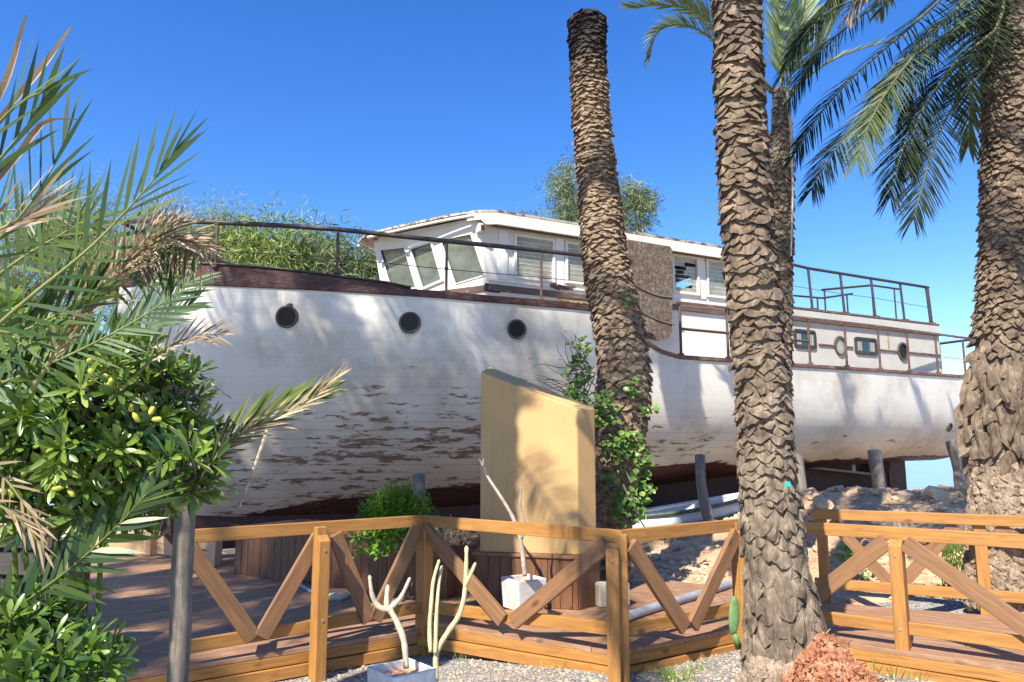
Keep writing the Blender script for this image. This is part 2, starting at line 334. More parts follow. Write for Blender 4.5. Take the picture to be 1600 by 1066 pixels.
def hullmat():
    m, nt, b = newmat('hull_paint')
    def at(n):
        a = N(nt, 'ShaderNodeAttribute'); a.attribute_name = n; return a.outputs['Fac']
    fl = at('flake'); wl = at('wl')
    n1 = noisen(nt, coords(nt, 'Object', (.9, .9, 4.2)), 2.6, 9, .66, .25)
    n2 = noisen(nt, coords(nt, 'Object', (3.2, 3.2, 17)), 1.3, 6, .6, .2)
    n = math_(nt, 'ADD', math_(nt, 'MULTIPLY', n1, .55), math_(nt, 'MULTIPLY', n2, .45))
    # wear follows the boards: each strake flakes by its own amount
    st_ = noisen(nt, coords(nt, 'Object', (.28, .28, 6.5)), 1.6, 2, .5)
    k = math_(nt, 'SUBTRACT', math_(nt, 'ADD', math_(nt, 'ADD', n, math_(nt, 'MULTIPLY', st_, .22)), math_(nt, 'MULTIPLY', fl, .30)), .772)
    k = math_(nt, 'MULTIPLY', k, 34, True)
    k = math_(nt, 'MULTIPLY', k, math_(nt, 'ADD', .45, noisen(nt, coords(nt, 'Object', (2, 2, 9)), 5, 5, .7)), True)
    # seams of the carvel planks
    wv = N(nt, 'ShaderNodeTexWave', bands_direction='Z'); wv.inputs['Scale'].default_value = 2.55; wv.inputs['Distortion'].default_value = .5; wv.inputs['Detail'].default_value = 1
    nt.links.new(coords(nt, 'Object', (.12, .12, 1)), wv.inputs['Vector'])
    seam = ramp(nt, wv.outputs['Fac'], [(0, (1, 1, 1)), (.035, (0, 0, 0))]).outputs[0]
    n4 = noisen(nt, coords(nt, 'Object', (1, 1, 1)), .9, 5, .7)
    white = ramp(nt, n4, [(.35, (.56, .51, .42)), (.5, (.71, .665, .58)), (.7, (.77, .73, .66))]).outputs[0]
    stains = noisen(nt, coords(nt, 'Object', (3, 3, .35)), 2.2, 5, .7)
    white = mixc(nt, ramp(nt, stains, [(.6, (0, 0, 0)), (.8, (.4, .4, .4))]).outputs[0], white, (.47, .38, .27))
    n5 = noisen(nt, coords(nt, 'Object', (2, 2, 14)), 4, 5, .7)
    wood = ramp(nt, n5, [(.34, (.07, .05, .042)), (.46, (.19, .13, .10)), (.56, (.27, .155, .11)), (.66, (.42, .35, .28))]).outputs[0]
    col = mixc(nt, k, white, wood)
    yel = math_(nt, 'MULTIPLY', math_(nt, 'MULTIPLY', fl, .35), noisen(nt, coords(nt, 'Object', (1, 1, 2)), 1.4, 4), True)
    col = mixc(nt, yel, col, (.36, .25, .13))
    seamk = math_(nt, 'MULTIPLY', seam, math_(nt, 'ADD', math_(nt, 'MULTIPLY', fl, .6), .03), True)
    col = mixc(nt, seamk, col, (.05, .035, .03))
    # bare bottom below the paint line
    bot = ramp(nt, n5, [(.38, (.03, .012, .01)), (.6, (.11, .035, .025)), (.72, (.16, .09, .07))]).outputs[0]
    wk = math_(nt, 'MULTIPLY', math_(nt, 'SUBTRACT', math_(nt, 'MULTIPLY', math_(nt, 'SUBTRACT', n1, .5), .35), wl), 60, True)
    col = mixc(nt, wk, col, bot)
    nt.links.new(col, b.inputs['Base Color'])
    rr = math_(nt, 'ADD', math_(nt, 'MULTIPLY', k, .35), .42); nt.links.new(rr, b.inputs['Roughness'])
    h = math_(nt, 'ADD', math_(nt, 'MULTIPLY', k, -1), math_(nt, 'ADD', math_(nt, 'MULTIPLY', seam, -.25), math_(nt, 'MULTIPLY', n4, 2)))
    bump(nt, h, b, .5, .006); return m
M['hull'] = hullmat()
def water():
    m, nt, b = newmat('water'); n = noisen(nt, coords(nt, 'Object', (.5, 2, 1)), .6, 6, .6)
    b.inputs['Base Color'].default_value = (.05, .16, .28, 1); b.inputs['Roughness'].default_value = .18; bump(nt, n, b, .6, .3); return m
M['water'] = water()

# ------------------------------------------------------------------ ground, sea
def gz(x, y):
    a = interp(x, [-3, -.8, .4, 8], [-.22, -.22, -.10, -.08])
    a += .015 * noise.noise(V((x * 1.3, y * 1.3, 0)))
    if y > 7.4:                                     # rubble bank rising toward the keel
        k = min(1, (y - 7.4) / 3.2) * interp(x, [0, 1.2, 3, 5, 8, 9.5, 13], [0, .15, .5, 1.0, 1.15, 1.32, 1.3]) * interp(y, [7, 12.5, 16, 20], [1, 1, .5, 0])
        a += k * (.85 + .35 * noise.noise(V((x * .9, y * .9, 3)))) + k * .12 * noise.noise(V((x * 4, y * 4, 1)))
    if y > 24: a -= (y - 24) * .25
    return a
def sheet(name, x0, x1, nx, y0, y1, ny, fz, mat):
    b = MB(); 
    for j in range(ny + 1):
        for i in range(nx + 1):
            x = lerp(x0, x1, i / nx); y = lerp(y0, y1, j / ny); b.v.append(V((x, y, fz(x, y)))); b.g.append((x, y, 0))
    for j in range(ny):
        for i in range(nx): a = j * (nx + 1) + i; b.f.append((a, a + 1, a + nx + 2, a + nx + 1))
    o = b.build(name, mat, smooth=True); tag(o, kind='structure'); return o
def ground():
    b = MB(); xs = [-300, -80, -30, -14] + [-10 + .2 * i for i in range(116)] + [18, 30, 80, 300]
    ys = [-60, -20, -8] + [-4 + .2 * i for i in range(106)] + [19, 24, 30, 34]
    for y in ys:
        for x in xs: b.v.append(V((x, y, gz(x, y)))); b.g.append((x, y, 0))
    n = len(xs)
    for j in range(len(ys) - 1):
        for i in range(n - 1): a = j * n + i; b.f.append((a, a + 1, a + n + 1, a + n))
    o = b.build('gravel_ground', M['gravel'], smooth=True); tag(o, kind='structure')
    o.data.materials.append(M['earth'])
    for p in o.data.polygons:
        c = p.center
        if c.y > 8 + .3 * noise.noise(c) : p.material_index = 1
ground()
b = MB(); b.add([(-9000, 27, -1.1), (9000, 27, -1.1), (9000, 9000, -1.1), (-9000, 9000, -1.1)], [(0, 1, 2, 3)]); tag(b.build('sea_water', M['water']), kind='structure')

def lump(b, c, r, n=1, sq=(1, 1, 1), seed=0):      # faceted pebble
    t = (1 + 5 ** .5) / 2
    vs = [(-1, t, 0), (1, t, 0), (-1, -t, 0), (1, -t, 0), (0, -1, t), (0, 1, t), (0, -1, -t), (0, 1, -t), (t, 0, -1), (t, 0, 1), (-t, 0, -1), (-t, 0, 1)]
    fs = [(0, 11, 5), (0, 5, 1), (0, 1, 7), (0, 7, 10), (0, 10, 11), (1, 5, 9), (5, 11, 4), (11, 10, 2), (10, 7, 6), (7, 1, 8), (3, 9, 4), (3, 4, 2), (3, 2, 6), (3, 6, 8), (3, 8, 9), (4, 9, 5), (2, 4, 11), (6, 2, 10), (8, 6, 7), (9, 8, 1)]
    a = ru(0, 6.28); ca, sa = math.cos(a), math.sin(a); out = []
    for p in vs:
        k = ru(.75, 1.15) * r / 1.9; x, y, z = p[0] * sq[0] * k, p[1] * sq[1] * k, p[2] * sq[2] * k
        out.append((c[0] + x * ca - y * sa, c[1] + x * sa + y * ca, c[2] + z))
    b.add(out, fs)
b = MB()
for i in range(5200):
    x = ru(-2.2, 4.5); y = ru(4.2, 6.6)
    if y > 5.2 + .5 * abs(x - .7) * (x < .7) + 1.2: continue
    lump(b, (x, y, gz(x, y) + .002), ru(.008, .02), sq=(1, .8, .6))
tag(b.build('pebbles', M['rock']), kind='stuff', label='small grey pebbles loose on the gravel in front of the deck')
b = MB()
for i in range(2600):
    x = ru(1.2, 11); y = ru(8.0, 13.5)
    r = ru(.02, .07) * (1 if rnd() < .98 else 2.0)
    lump(b, (x, y, gz(x, y) + r * .15), r, sq=(1.2, 1, .7))
tag(b.build('rubble', M['rock']), kind='stuff', label='pale broken stones strewn over the earth bank under the boat')

# ------------------------------------------------------------------ the boat
ZS = ([-6.2, -5.28, -4.1, -2.94, -1.31, .25, .75, 1.0, 1.33, 1.6, 1.97, 3, 4.67, 7.77, 10.4], [3.92, 3.88, 3.81, 3.76, 3.71, 3.70, 3.67, 3.52, 3.24, 3.12, 3.05, 3.05, 3.06, 3.1, 3.14])
def zs(s): return interp(s, *ZS)
def bs(s): return interp(s, [-6.2, -6.0, -5.6, -5, -4, -3, -2, -1, 0, 3, 7, 10.2], [.03, .3, .68, 1.1, 1.65, 2.05, 2.35, 2.52, 2.6, 2.6, 2.4, 2.08])
def zk(s): return interp(s, [-6.2, -3, 0, 3, 6, 10.2], [.45, .5, .62, .85, 1.1, 1.28])
def sect(s, u):                  # u: 0 at the sheer, 1 at the keel -> half breadth, z
    Z = zs(s); K = zk(s); p = interp(s, [-6.2, -4, -2, 0, 10.2], [1.5, 2.1, 2.9, 3.3, 4.2]); q = interp(s, [-6.2, -3, 0, 10], [1.25, 1.1, 1.3, 2.6])
    sx = s + interp(s, [-6.2, -5], [.35, 0]) * u * u
    return sx, bs(s) * max(0, 1 - u ** p) ** (1 / q if q > 0 else 1) + .02, Z + (K - Z) * u
def wlz(s): return interp(s, [-6, -5, -4.1, -3, -1.4, 1.5, 5, 8, 10.5], [.48, .52, .66, .86, 1.0, 1.34, 1.34, 1.38, 1.45])
def hull_at(s, z):
    lo, hi = 0, 1
    for _ in range(30):
        m = (lo + hi) / 2
        if sect(s, m)[2] > z: lo = m
        else: hi = m
    a = sect(s, lo); return V((a[0], -a[1], a[2]))
boat = empty('wooden_boat', (C0.x, C0.y, 0), BA, label='old white wooden motor yacht with flaking paint, shored up on land', cat='boat')
def build_hull():
    b = MB(); wl = []; fl = []
    S = []; s = -6.2
    while s < 11.0: S.append(s); s += .06 if s < -5 else .1
    S.append(11.05); nu = 44
    for s in S:
        for side in (-1, 1):
            for j in range(nu + 1):
                u = (j / nu) ** .8
                if u > .75: u = 1 - (1 - u)  
                x, t, z = sect(s, u); b.v.append(V((x, side * t, z))); b.g.append((x, t, z)); wl.append(z - wlz(s))
                h = z - wlz(s)
                if s < .9: f = interp(h, [-.1, .05, .25, .5, .8, 1.2, 1.5, 1.9, 2.5], [.8, .5, .36, .46, .50, .40, .27, .12, .0]) * interp(s, [-6.2, -5.5, -4.6, -3, -.5, .9], [.2, .35, .8, 1.05, .95, .75])
                else: f = interp(h, [-.1, .05, .2, .35, .5, .7, 1.0], [.6, .3, .42, .50, .34, .26, .0]) * interp(s, [.9, 2.8, 3.4, 5, 8.5, 10], [1, .95, .6, .42, .5, .4])
                fl.append(max(f, .02))
    R_ = 2 * (nu + 1)
    for i in range(len(S) - 1):
        for k in (0, 1):
            for j in range(nu):
                a = i * R_ + k * (nu + 1) + j; q = (a, a + R_, a + R_ + 1, a + 1)
                b.f.append(q if k == 0 else q[::-1])
        a = i * R_ + nu; c = i * R_ + 2 * nu + 1; b.f.append((a, a + R_, c + R_, c))     # bottom strip
    e = (len(S) - 1) * R_                                                                  # transom
    for j in range(nu): b.f.append((e + j, e + nu + 1 + j, e + nu + 2 + j, e + j + 1))
    h = b.build('hull', M['hull'], boat, smooth=True, attrs={'wl': wl, 'flake': fl})
    m = h.modifiers.new('es', 'EDGE_SPLIT'); m.split_angle = R(45)
    k = MB(); k.prism([(-5.6, -.16, .62), (-5.2, -.16, .12), (8.6, -.16, .3), (9.1, -.16, .45), (9.9, -.16, .5), (10.9, -.16, .6), (10.9, -.16, 1.5), (3, -.16, 1.2), (0, -.16, .9)], (0, .32, 0)); k.build('keel', M['keel'], boat, bevel=.02)
    d = MB()                                                                               # deck
    n = 0
    for s in S:
        if s > 11.1: break
        for t in (-1, 1): d.v.append(V((s, t * (bs(s) - .03), zs(s) - .05))); d.g.append((s, t, 0))
        n += 1
    for i in range(n - 1): d.f.append((2 * i, 2 * i + 2, 2 * i + 3, 2 * i + 1))
    d.build('deck', M['deck'], boat)
build_hull()
def strip(name, mat, s0, s1, z0, z1, out, thick, side=-1, step=.1, rnd_=.012, tfun=None):
    b = MB(); n = max(2, int((s1 - s0) / step)); rows = []
    for i in range(n + 1):
        s = lerp(s0, s1, i / n); B_ = (tfun(s) if tfun else bs(s)) + out; a, c = z0(s), z1(s)
        rows.append([V((s, side * B_, a)), V((s, side * B_, c)), V((s, side * (B_ - thick), c)), V((s, side * (B_ - thick), a))])
    for i, r in enumerate(rows):
        b.v += r; b.g += [(p.x, p.y, p.z) for p in r]
        if i:
            o = (i - 1) * 4
            for j in range(4): q = (o + j, o + (j + 1) % 4, o + 4 + (j + 1) % 4, o + 4 + j); b.f.append(q)
    b.f += [(0, 1, 2, 3), tuple(range(n * 4, n * 4 + 4))[::-1]]
    return b.build(name, mat, boat, bevel=rnd_)
for sd in (-1, 1):
    strip('gunwale', M['redwood'], -6.15, .78, lambda s: zs(s) - .02, lambda s: zs(s) + .085, .05, .17, sd)
    strip('gunwale', M['aft_trim'], .78, 11.05, lambda s: zs(s) - .02, lambda s: zs(s) + .05, .05, .2, sd, .06)
    strip('bulwark', M['redwood'], -6.15, -2.5, lambda s: zs(s) + .085, lambda s: zs(s) + interp(s, [-6.2, -5.05, -4.33, -3.46, -2.8, -2.5], [.35, .29, .27, .2, .15, .10]), -.01, .07, sd)
    strip('bulwark_cap', M['darkrail'], -6.15, -2.5, lambda s: zs(s) + interp(s, [-6.2, -5.05, -4.33, -3.46, -2.8, -2.5], [.35, .29, .27, .2, .15, .10]), lambda s: zs(s) + .03 + interp(s, [-6.2, -5.05, -4.33, -3.46, -2.8, -2.5], [.35, .29, .27, .2, .15, .10]), .02, .13, sd)
# stem post
b = MB(); b.prism([(-6.26, -.05, 4.3), (-6.22, -.05, 3.0), (-6.12, -.05, 1.6), (-5.85, -.05, .5), (-5.6, -.05, .5), (-5.9, -.05, 1.8), (-6.1, -.05, 4.3)], (0, .1, 0)); b.build('stem', M['redwood'], boat, bevel=.01)

def porthole(s, z, r, gl='glass_dark', mat='bronze', worn=False):
    p = hull_at(s, z); q = hull_at(s, z + .1); e = hull_at(s + .1, z)
    ux = (e - p).normalized(); uz = (q - p).normalized(); n = ux.cross(uz).normalized()
    if n.y > 0: n = -n
    b = MB(); K = 28; prof = [(r * 1.0, -.02), (r * 1.0, .02), (r * .9, .028), (r * .78, .006), (r * .74, -.03)]
    for i in range(K):
        th = 2 * math.pi * i / K
        for rr, h in prof: v = p + (ux * math.cos(th) + uz * math.sin(th)) * rr + n * h; b.v.append(v); b.g.append(tuple(v))
    L = len(prof)
    for i in range(K):
        for j in range(L - 1): b.f.append((i * L + j, ((i + 1) % K) * L + j, ((i + 1) % K) * L + j + 1, i * L + j + 1))
    o = b.build('porthole', M[mat], boat, smooth=True)
    g = MB(); vs = [p + (ux * math.cos(2 * math.pi * i / K) + uz * math.sin(2 * math.pi * i / K)) * (r * .8) + n * .004 for i in range(K)]
    g.add(vs, [tuple(range(K))]); g.build('glass', M[gl], o)
    if worn:
        g = MB()
        for i in range(1):
            th = 1.4; c = p + (ux * math.cos(th) + uz * math.sin(th)) * (r * 1.05) + n * .006; lump(g, c, ru(.03, .06), sq=(1.2, .15, .8))
        g.build('rust_flake', M['rust'], o)
    return o
porthole(-4.08, 3.4, .158, worn=True, mat='rust'); porthole(-2.5, 3.35, .155); porthole(-.97, 3.32, .150); porthole(9.75, 2.04, .1, 'glass_blue')

# wheelhouse -----------------------------------------------------------------
T = 1.75
def wallgrid(b, xs, zs_, holes, f, nrm, th):      # rectangular wall with openings; f(x,z)->point
    for i in range(len(xs) - 1):
        for j in range(len(zs_) - 1):
            cx, cz = (xs[i] + xs[i + 1]) / 2, (zs_[j] + zs_[j + 1]) / 2
            if any(h[0] < cx < h[1] and h[2] < cz < h[3] for h in holes): continue
            b.prism([f(xs[i], zs_[j]), f(xs[i + 1], zs_[j]), f(xs[i + 1], zs_[j + 1]), f(xs[i], zs_[j + 1])], nrm)
def side_window(s0, s1, z0, z1, side, slats, broken=0, fr='white'):
    y = side * T; b = MB(); wd = .045
    for (a, c, d, e) in ((s0, s1, z0, z0 + wd), (s0, s1, z1 - wd, z1), (s0, s0 + wd, z0 + wd, z1 - wd), (s1 - wd, s1, z0 + wd, z1 - wd)):
        b.abox(a, c, y + side * .012 - .03, y + side * .012 + .03, d, e)
    o = b.build('window', M[fr], boat, bevel=.004)
    g = MB(); h = (z1 - z0 - 2 * wd) / slats
    for i in range(slats):
        zz = z0 + wd + h * (i + .5)
        if broken and side < 0:
            segs = {0: [(0, 1)], 1: [(0, .12), (.8, 1)], 2: [(0, .05), (.6, 1)], 3: [(.75, 1)], 4: [(0, .1), (.45, 1)], 5: [(.55, 1)], 6: [(0, .5)], 7: [(0, 1)]}.get(i, [(0, 1)])
        elif broken: segs = [(0, .25)] if i % 2 else []
        else: segs = [(0, 1)] if not (side < 0 and i == slats - 3) else [(0, .62), (.78, 1)]
        for (f0, f1) in segs:
            a = lerp(s0 + wd, s1 - wd, f0); c = lerp(s0 + wd, s1 - wd, f1)
            ti = side * .35; ax = V((1, 0, 0)); az = V((0, ti * .25, 1)).normalized(); ay = az.cross(ax)
            g.box(((a + c) / 2, y, zz), ax, ay, az, c - a, .006, h * 1.02)
    g.build('louvre', M['glass_louvre'], o)
    t = MB()
    for i in range(1, slats):
        zz = z0 + wd + h * i; t.abox(s0 + wd, s1 - wd, y + side * .004 - .006, y + side * .004 + .006, zz - .0025, zz + .0025)
    t.build('slat_edge', M['pillar'], o)
    return o
wins = [(-.62, .14, 4.28, 5.02), (.34, 1.0, 4.3, 5.02), (1.5, 2.1, 4.3, 5.02), (2.58, 3.2, 4.35, 5.08), (3.38, 4.1, 4.35, 5.08)]
for sd in (-1, 1):
    b = MB(); xs = [-1.05]; 
    for wn in wins: xs += [wn[0], wn[1]]
    xs.append(4.95)
    Zb = lambda s: 3.62 if s < .9 else 2.98
    hs = wins
    zg = [3.6, 4.28, 4.3, 4.35, 5.02, 5.08, 5.2]
    wallgrid(b, xs, zg, hs, lambda x, z: V((x, sd * T, z)), V((0, -sd * .06, 0)), .06)
    b.abox(.95, 4.95, sd * T - (.06 if sd > 0 else 0), sd * T + (0 if sd > 0 else .06), 2.98, 3.6)
    b.build('wheelhouse_side', M['white'], boat)
    c_ = MB(); c_.prism([(-1.049, sd * T, 4.0), (-1.25, sd * T, 5.12), (-1.25, sd * T, 5.2), (-1.049, sd * T, 5.2)], (0, -sd * .06, 0)); c_.build('corner_post', M['white'], boat)
    for i, wn in enumerate(wins): side_window(*wn, sd, 8 if i > 2 else 9, broken=(i == 3))
    s_ = MB(); s_.abox(-1.06, 4.95, sd * (T + .02) - .025, sd * (T + .02) + .025, 4.045, 4.145); s_.build('rubbing_strip', M['strip'], boat, bevel=.006)
    s_ = MB(); s_.abox(-1.06, 4.95, sd * (T + .012) - .012, sd * (T + .012) + .012, 4.20, 4.235); s_.build('sill', M['white'], boat, bevel=.004)
for x in (-.81, .24, 1.2):
    b = MB(); b.abox(x - .085, x + .085, -T - .02, -T, 4.24, 5.06); b.build('pillar', M['pillar'], boat, bevel=.01)
for x in (3.29,):
    b = MB(); b.abox(x - .075, x + .075, -T - .02, -T, 4.3, 5.1); b.build('pillar', M['white'], boat, bevel=.01)
# raked, V shaped front
fbz, ftz = 3.62, 5.12
def fpt(a, z, side=-1, off=0):    # a 0 at the corner .. 1 on the centre line; top leans forward
    k = (z - 4.1) / 1.0; rake = .10 * max(0, k) * 2.0
    c = V((-1.05 - rake, side * T, z)); p = V((-2.22 - rake, 0, z))
    n = V((-1.75, side * 1.17, 0)).normalized()
    return c.lerp(p, a) + n * off
def fquad(b, q, side, off0, th):
    pts = [fpt(a, z, side, off0) for a, z in q]; n = V((-1.75, side * 1.17, 0)).normalized(); b.prism(pts, n * th)
for sd in (-1, 1):
    b = MB()
    wq = [[(.01, 4.28), (.29, 4.20), (.36, 4.95), (.07, 4.97)], [(.385, 4.28), (.60, 4.18), (.66, 4.90), (.43, 4.95)], [(.65, 4.22), (.90, 4.24), (.955, 4.95), (.70, 4.93)]]
    # corner pillar, mullions, peak, band above and below
    fquad(b, [(-.0, 3.62), (1, 3.62), (1, 4.12), (0, 4.12)], sd, 0, -.06)
    fquad(b, [(0, 4.12), (.29, 4.12), (.29, 4.20), (.01, 4.28)], sd, 0, -.06)
    fquad(b, [(.29, 4.12), (.385, 4.12), (.385, 4.28), (.43, 4.95), (.36, 4.95), (.29, 4.20)], sd, 0, -.06)
    fquad(b, [(.385, 4.12), (.60, 4.12), (.60, 4.18), (.385, 4.28)], sd, 0, -.06)
    fquad(b, [(.60, 4.12), (.65, 4.12), (.65, 4.22), (.70, 4.93), (.66, 4.90), (.60, 4.18)], sd, 0, -.06)
    fquad(b, [(.65, 4.12), (.90, 4.12), (.90, 4.24), (.65, 4.22)], sd, 0, -.06)
    fquad(b, [(.90, 4.12), (1, 4.12), (1, 5.1), (.955, 5.1), (.955, 4.95), (.90, 4.24)], sd, 0, -.06)
    fquad(b, [(0, 4.97), (.07, 4.97), (.36, 4.95), (.43, 4.95), (.66, 4.90), (.70, 4.93), (.955, 4.95), (.955, 5.16), (0, 5.2)], sd, 0, -.06)
    fquad(b, [(0, 4.28), (.01, 4.28), (.07, 4.97), (0, 4.97)], sd, 0, -.06)
    b.build('wheelhouse_front', M['white'], boat)
    for i, q in enumerate(wq):
        f = MB(); c = (sum(a for a, z in q) / 4, sum(z for a, z in q) / 4)
        for k in range(4):
            a, d = q[k], q[(k + 1) % 4]; sh = .1 if i == 1 else .05
            a2 = (lerp(a[0], c[0], sh * 1.6), lerp(a[1], c[1], sh)); d2 = (lerp(d[0], c[0], sh * 1.6), lerp(d[1], c[1], sh))
            fquad(f, [a, d, d2, a2], sd, .0, .03 if i == 1 else .012)
        o = f.build('window', M['pillar' if i == 1 else 'white'], boat)
        g = MB(); fquad(g, q, sd, -.03, -.006); g.build('pane', M['glass_front'], o)
    s_ = MB(); fquad(s_, [(-.015, 4.045), (1, 4.045), (1, 4.13), (-.015, 4.13)], sd, 0, .035); s_.build('rubbing_strip', M['strip'], boat)
b = MB(); b.abox(-1.13, -.86, -T - .03, -T - .003, 4.02, 4.15); b.build('corner_trim', M['redwood'], boat, bevel=.005)
b = MB(); b.abox(-1.28, -1.16, -T - .12, -T + .02, 4.94, 5.08); b.build('navigation_lamp_box', M['white_roof'], boat, bevel=.01)
b = MB(); b.abox(-1.25, -1.19, -T - .14, -T - .12, 4.96, 5.05); b.build('navigation_lamp', M['redwood'], boat)
# back wall of the wheelhouse, floor, a bench inside
b = MB(); b.abox(4.89, 4.95, -T + .06, T - .06, 2.98, 5.15); b.build('bulkhead', M['white'], boat)
b = MB(); b.abox(-1.0, 4.85, -T + .07, T - .07, 3.62, 3.66); b.build('cabin_floor', M['deck'], boat)
b = MB(); b.abox(-1.3, -.6, -1.1, 1.1, 3.66, 4.3); b.abox(-1.2, -1.1, -.5, .5, 4.3, 4.38); b.build('console', M['board'], boat, bevel=.01)
b = MB(); K = 14
for i in range(K):
    pass
b.tube([V((-.55 + .02, math.cos(2 * math.pi * i / 20) * .33 - .5, 4.35 + math.sin(2 * math.pi * i / 20) * .33)) for i in range(21)], .018, 6); b.build('steering_wheel', M['rust'], boat, smooth=True)
# roof
def roof():
    b = MB(); pl = []; n = 30
    def outline(s): return interp(s, [-2.62, -1.3, -1.0, 4.98], [.25, 1.88, 1.93, 1.93])
    def top(s, t): return 5.275 + .09 * (1 - (t / 1.95) ** 2) - interp(s, [-2.62, -1.6, -1.0], [.24, .07, 0])
    S = [-2.62 + .08 * i for i in range(22)] + [-.8 + .3 * i for i in range(20)] + [4.98]
    m = 16
    for s in S:
        for j in range(m + 1):
            t = outline(s) * (2 * j / m - 1); b.v.append(V((s, t, top(s, t)))); b.g.append((s, t, 0))
    for i in range(len(S) - 1):
        for j in range(m): a = i * (m + 1) + j; b.f.append((a, a + 1, a + m + 2, a + m + 1))
    o = b.build('roof', M['roof_top'], boat); md = o.modifiers.new('t', 'SOLIDIFY'); md.thickness = .035; md.offset = -1
    for sd in (-1, 1):
        f = MB(); rows = []
        for s in S:
            if s < -1.45: continue
            t = sd * (outline(s) + .008); rows.append((V((s, t, top(s, t) - .012)), V((s, t, top(s, t) - (.2 if s > -1.2 else .12))), s))
        for i, (a, c, s) in enumerate(rows):
            f.v += [a, c, c + V((0, -sd * .03, 0)), a + V((0, -sd * .03, 0))]; f.g += [tuple(a)] * 4
            if i:
                q = (i - 1) * 4
                for j in range(4): f.f.append((q + j, q + (j + 1) % 4, q + 4 + (j + 1) % 4, q + 4 + j))
        f.f.append((0, 1, 2, 3)); f.build('fascia', M['white_roof'], o)
        e = MB()                                   # thin cap moulding and eave batten
        e.beam((-1.05, sd * (1.93 + .03), 5.08), (4.95, sd * (1.93 + .03), 5.08), .03, .03); e.build('eave_batten', M['white_roof'], o)
        u = MB(); u.abox(-1.0, 4.95, min(sd * 1.74, sd * 1.92), max(sd * 1.74, sd * 1.92), 5.085, 5.10); u.build('soffit', M['eave'], o)
        # thick weathered front eave
        g = MB(); pts = []
        for i in range(13):
            s = lerp(-2.6, -1.35, i / 12); t = sd * (outline(s) + .01); pts.append(V((s, t, top(s, t) - .05)))
        g.tube(pts, .026, 8); g.build('front_eave', M['white_roof'], o, smooth=True)
    return o
rf = roof()
b = MB()
for i in range(14):
    s = ru(1.2, 3.8); b.box((s, -1.9 + ru(0, .5), 5.31 + ru(0, .03)), V((1, ru(-.3, .3), ru(-.05, .05))).normalized(), V((0, 1, 0)), V((0, 0, 1)), ru(.2, .7), ru(.02, .06), .02)
b.build('loose_lath', M['prop'], rf)
# weathered chipboard panel lashed to the side
b = MB(); p = [(1.44, 5.13), (1.44, 4.6), (1.42, 4.0), (1.5, 3.62), (1.72, 3.45), (2.05, 3.42), (2.25, 3.47), (2.34, 3.6), (2.38, 4.3), (2.40, 5.07), (2.36, 5.12)]
b.prism([(x, -1.99, z) for x, z in p], (0, -.02, 0)); ob = b.build('chipboard_panel', M['osb'], boat)
for (z0, z1) in ((4.36, 4.2), (3.98, 3.72)):
    r_ = MB(); r_.tube([V((lerp(1.5, 2.42, k / 10), -2.02, lerp(z0, z1, k / 10) - .06 * math.sin(math.pi * k / 10))) for k in range(11)], .009, 5); r_.build('rope', M['prop'], ob)
# name board with its letters
b = MB(); p = [(.0, 3.74), (.06, 3.86), (.12, 3.905), (.95, 3.905), (1.02, 3.86), (1.08, 3.74), (1.02, 3.68), (.06, 3.68)]
b.prism([(x + .12, -T - .003, z + .135) for x, z in p], (0, -.025, 0), (1, 0, 0)); nb = b.build('name_board', M['name_board'], boat)
cu = bpy.data.curves.new('lettering', 'FONT'); cu.body = 'STARDUST'; cu.size = .17; cu.extrude = .003; cu.align_x = 'CENTER'; cu.space_character = 1.08
to = bpy.data.objects.new('tmp', cu); C.objects.link(to)
dg = bpy.context.evaluated_depsgraph_get(); me = bpy.data.meshes.new_from_object(to.evaluated_get(dg)); bpy.data.objects.remove(to)
lo = bpy.data.objects.new('lettering', me); C.objects.link(lo); me.materials.append(M['letters']); lo.parent = nb
lo.rotation_euler = (R(90), 0, 0); lo.location = (.66, -T - .032, 3.885)
b = MB(); 
for i in range(8): b.box((.27 + ru(-.16, .16), -T - .02, 4.215 + ru(-.03, .03)), V((1, 0, ru(-.3, .3))).normalized(), V((0, 1, 0)), V((0, 0, 1)), ru(.1, .26), .02, ru(.02, .06))
b.build('broken_sill', M['redwood'], boat)
# raised foredeck hatch with slatted lid
b = MB(); b.abox(-3.2, -1.9, -1.4, .6, 3.66, 3.86); hb = b.build('skylight', M['timber_brown'], boat, bevel=.01)
b = MB()
for i in range(11): b.box((-3.2 + .13 * i, -.4, 3.875), V((0, 1, 0)), V((1, 0, 0)), V((0, 0, 1)), 2.0, .11, .025)
b.build('slat', M['greywood'], hb)

# aft cabin ------------------------------------------------------------------
TA = 1.85
b = MB(); xa0, xa1 = 4.95, 9.93
wa = [(5.45, 6.05, 3.52, 3.9, 0), (7.18, 7.85, 3.5, 3.86, 0)]
for sd in (-1, 1):
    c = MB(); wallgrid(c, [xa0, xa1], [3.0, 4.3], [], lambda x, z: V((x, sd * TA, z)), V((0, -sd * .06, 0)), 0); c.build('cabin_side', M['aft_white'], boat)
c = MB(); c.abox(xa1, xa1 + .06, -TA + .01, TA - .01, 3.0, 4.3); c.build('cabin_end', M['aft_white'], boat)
c = MB(); c.abox(xa0, xa1 + .05, -TA - .04, TA + .04, 4.29, 4.34); c.build('cabin_top', M['strip'], boat, bevel=.01)
c = MB(); c.abox(xa0, xa1 + .02, -TA - .035, -TA, 4.10, 4.28); c.build('coaming', M['aft_white'], boat, bevel=.005)
c = MB(); c.abox(xa0, xa1 + .04, -TA - .06, -TA - .001, 4.06, 4.10); c.build('coaming_trim', M['strip'], boat, bevel=.005)
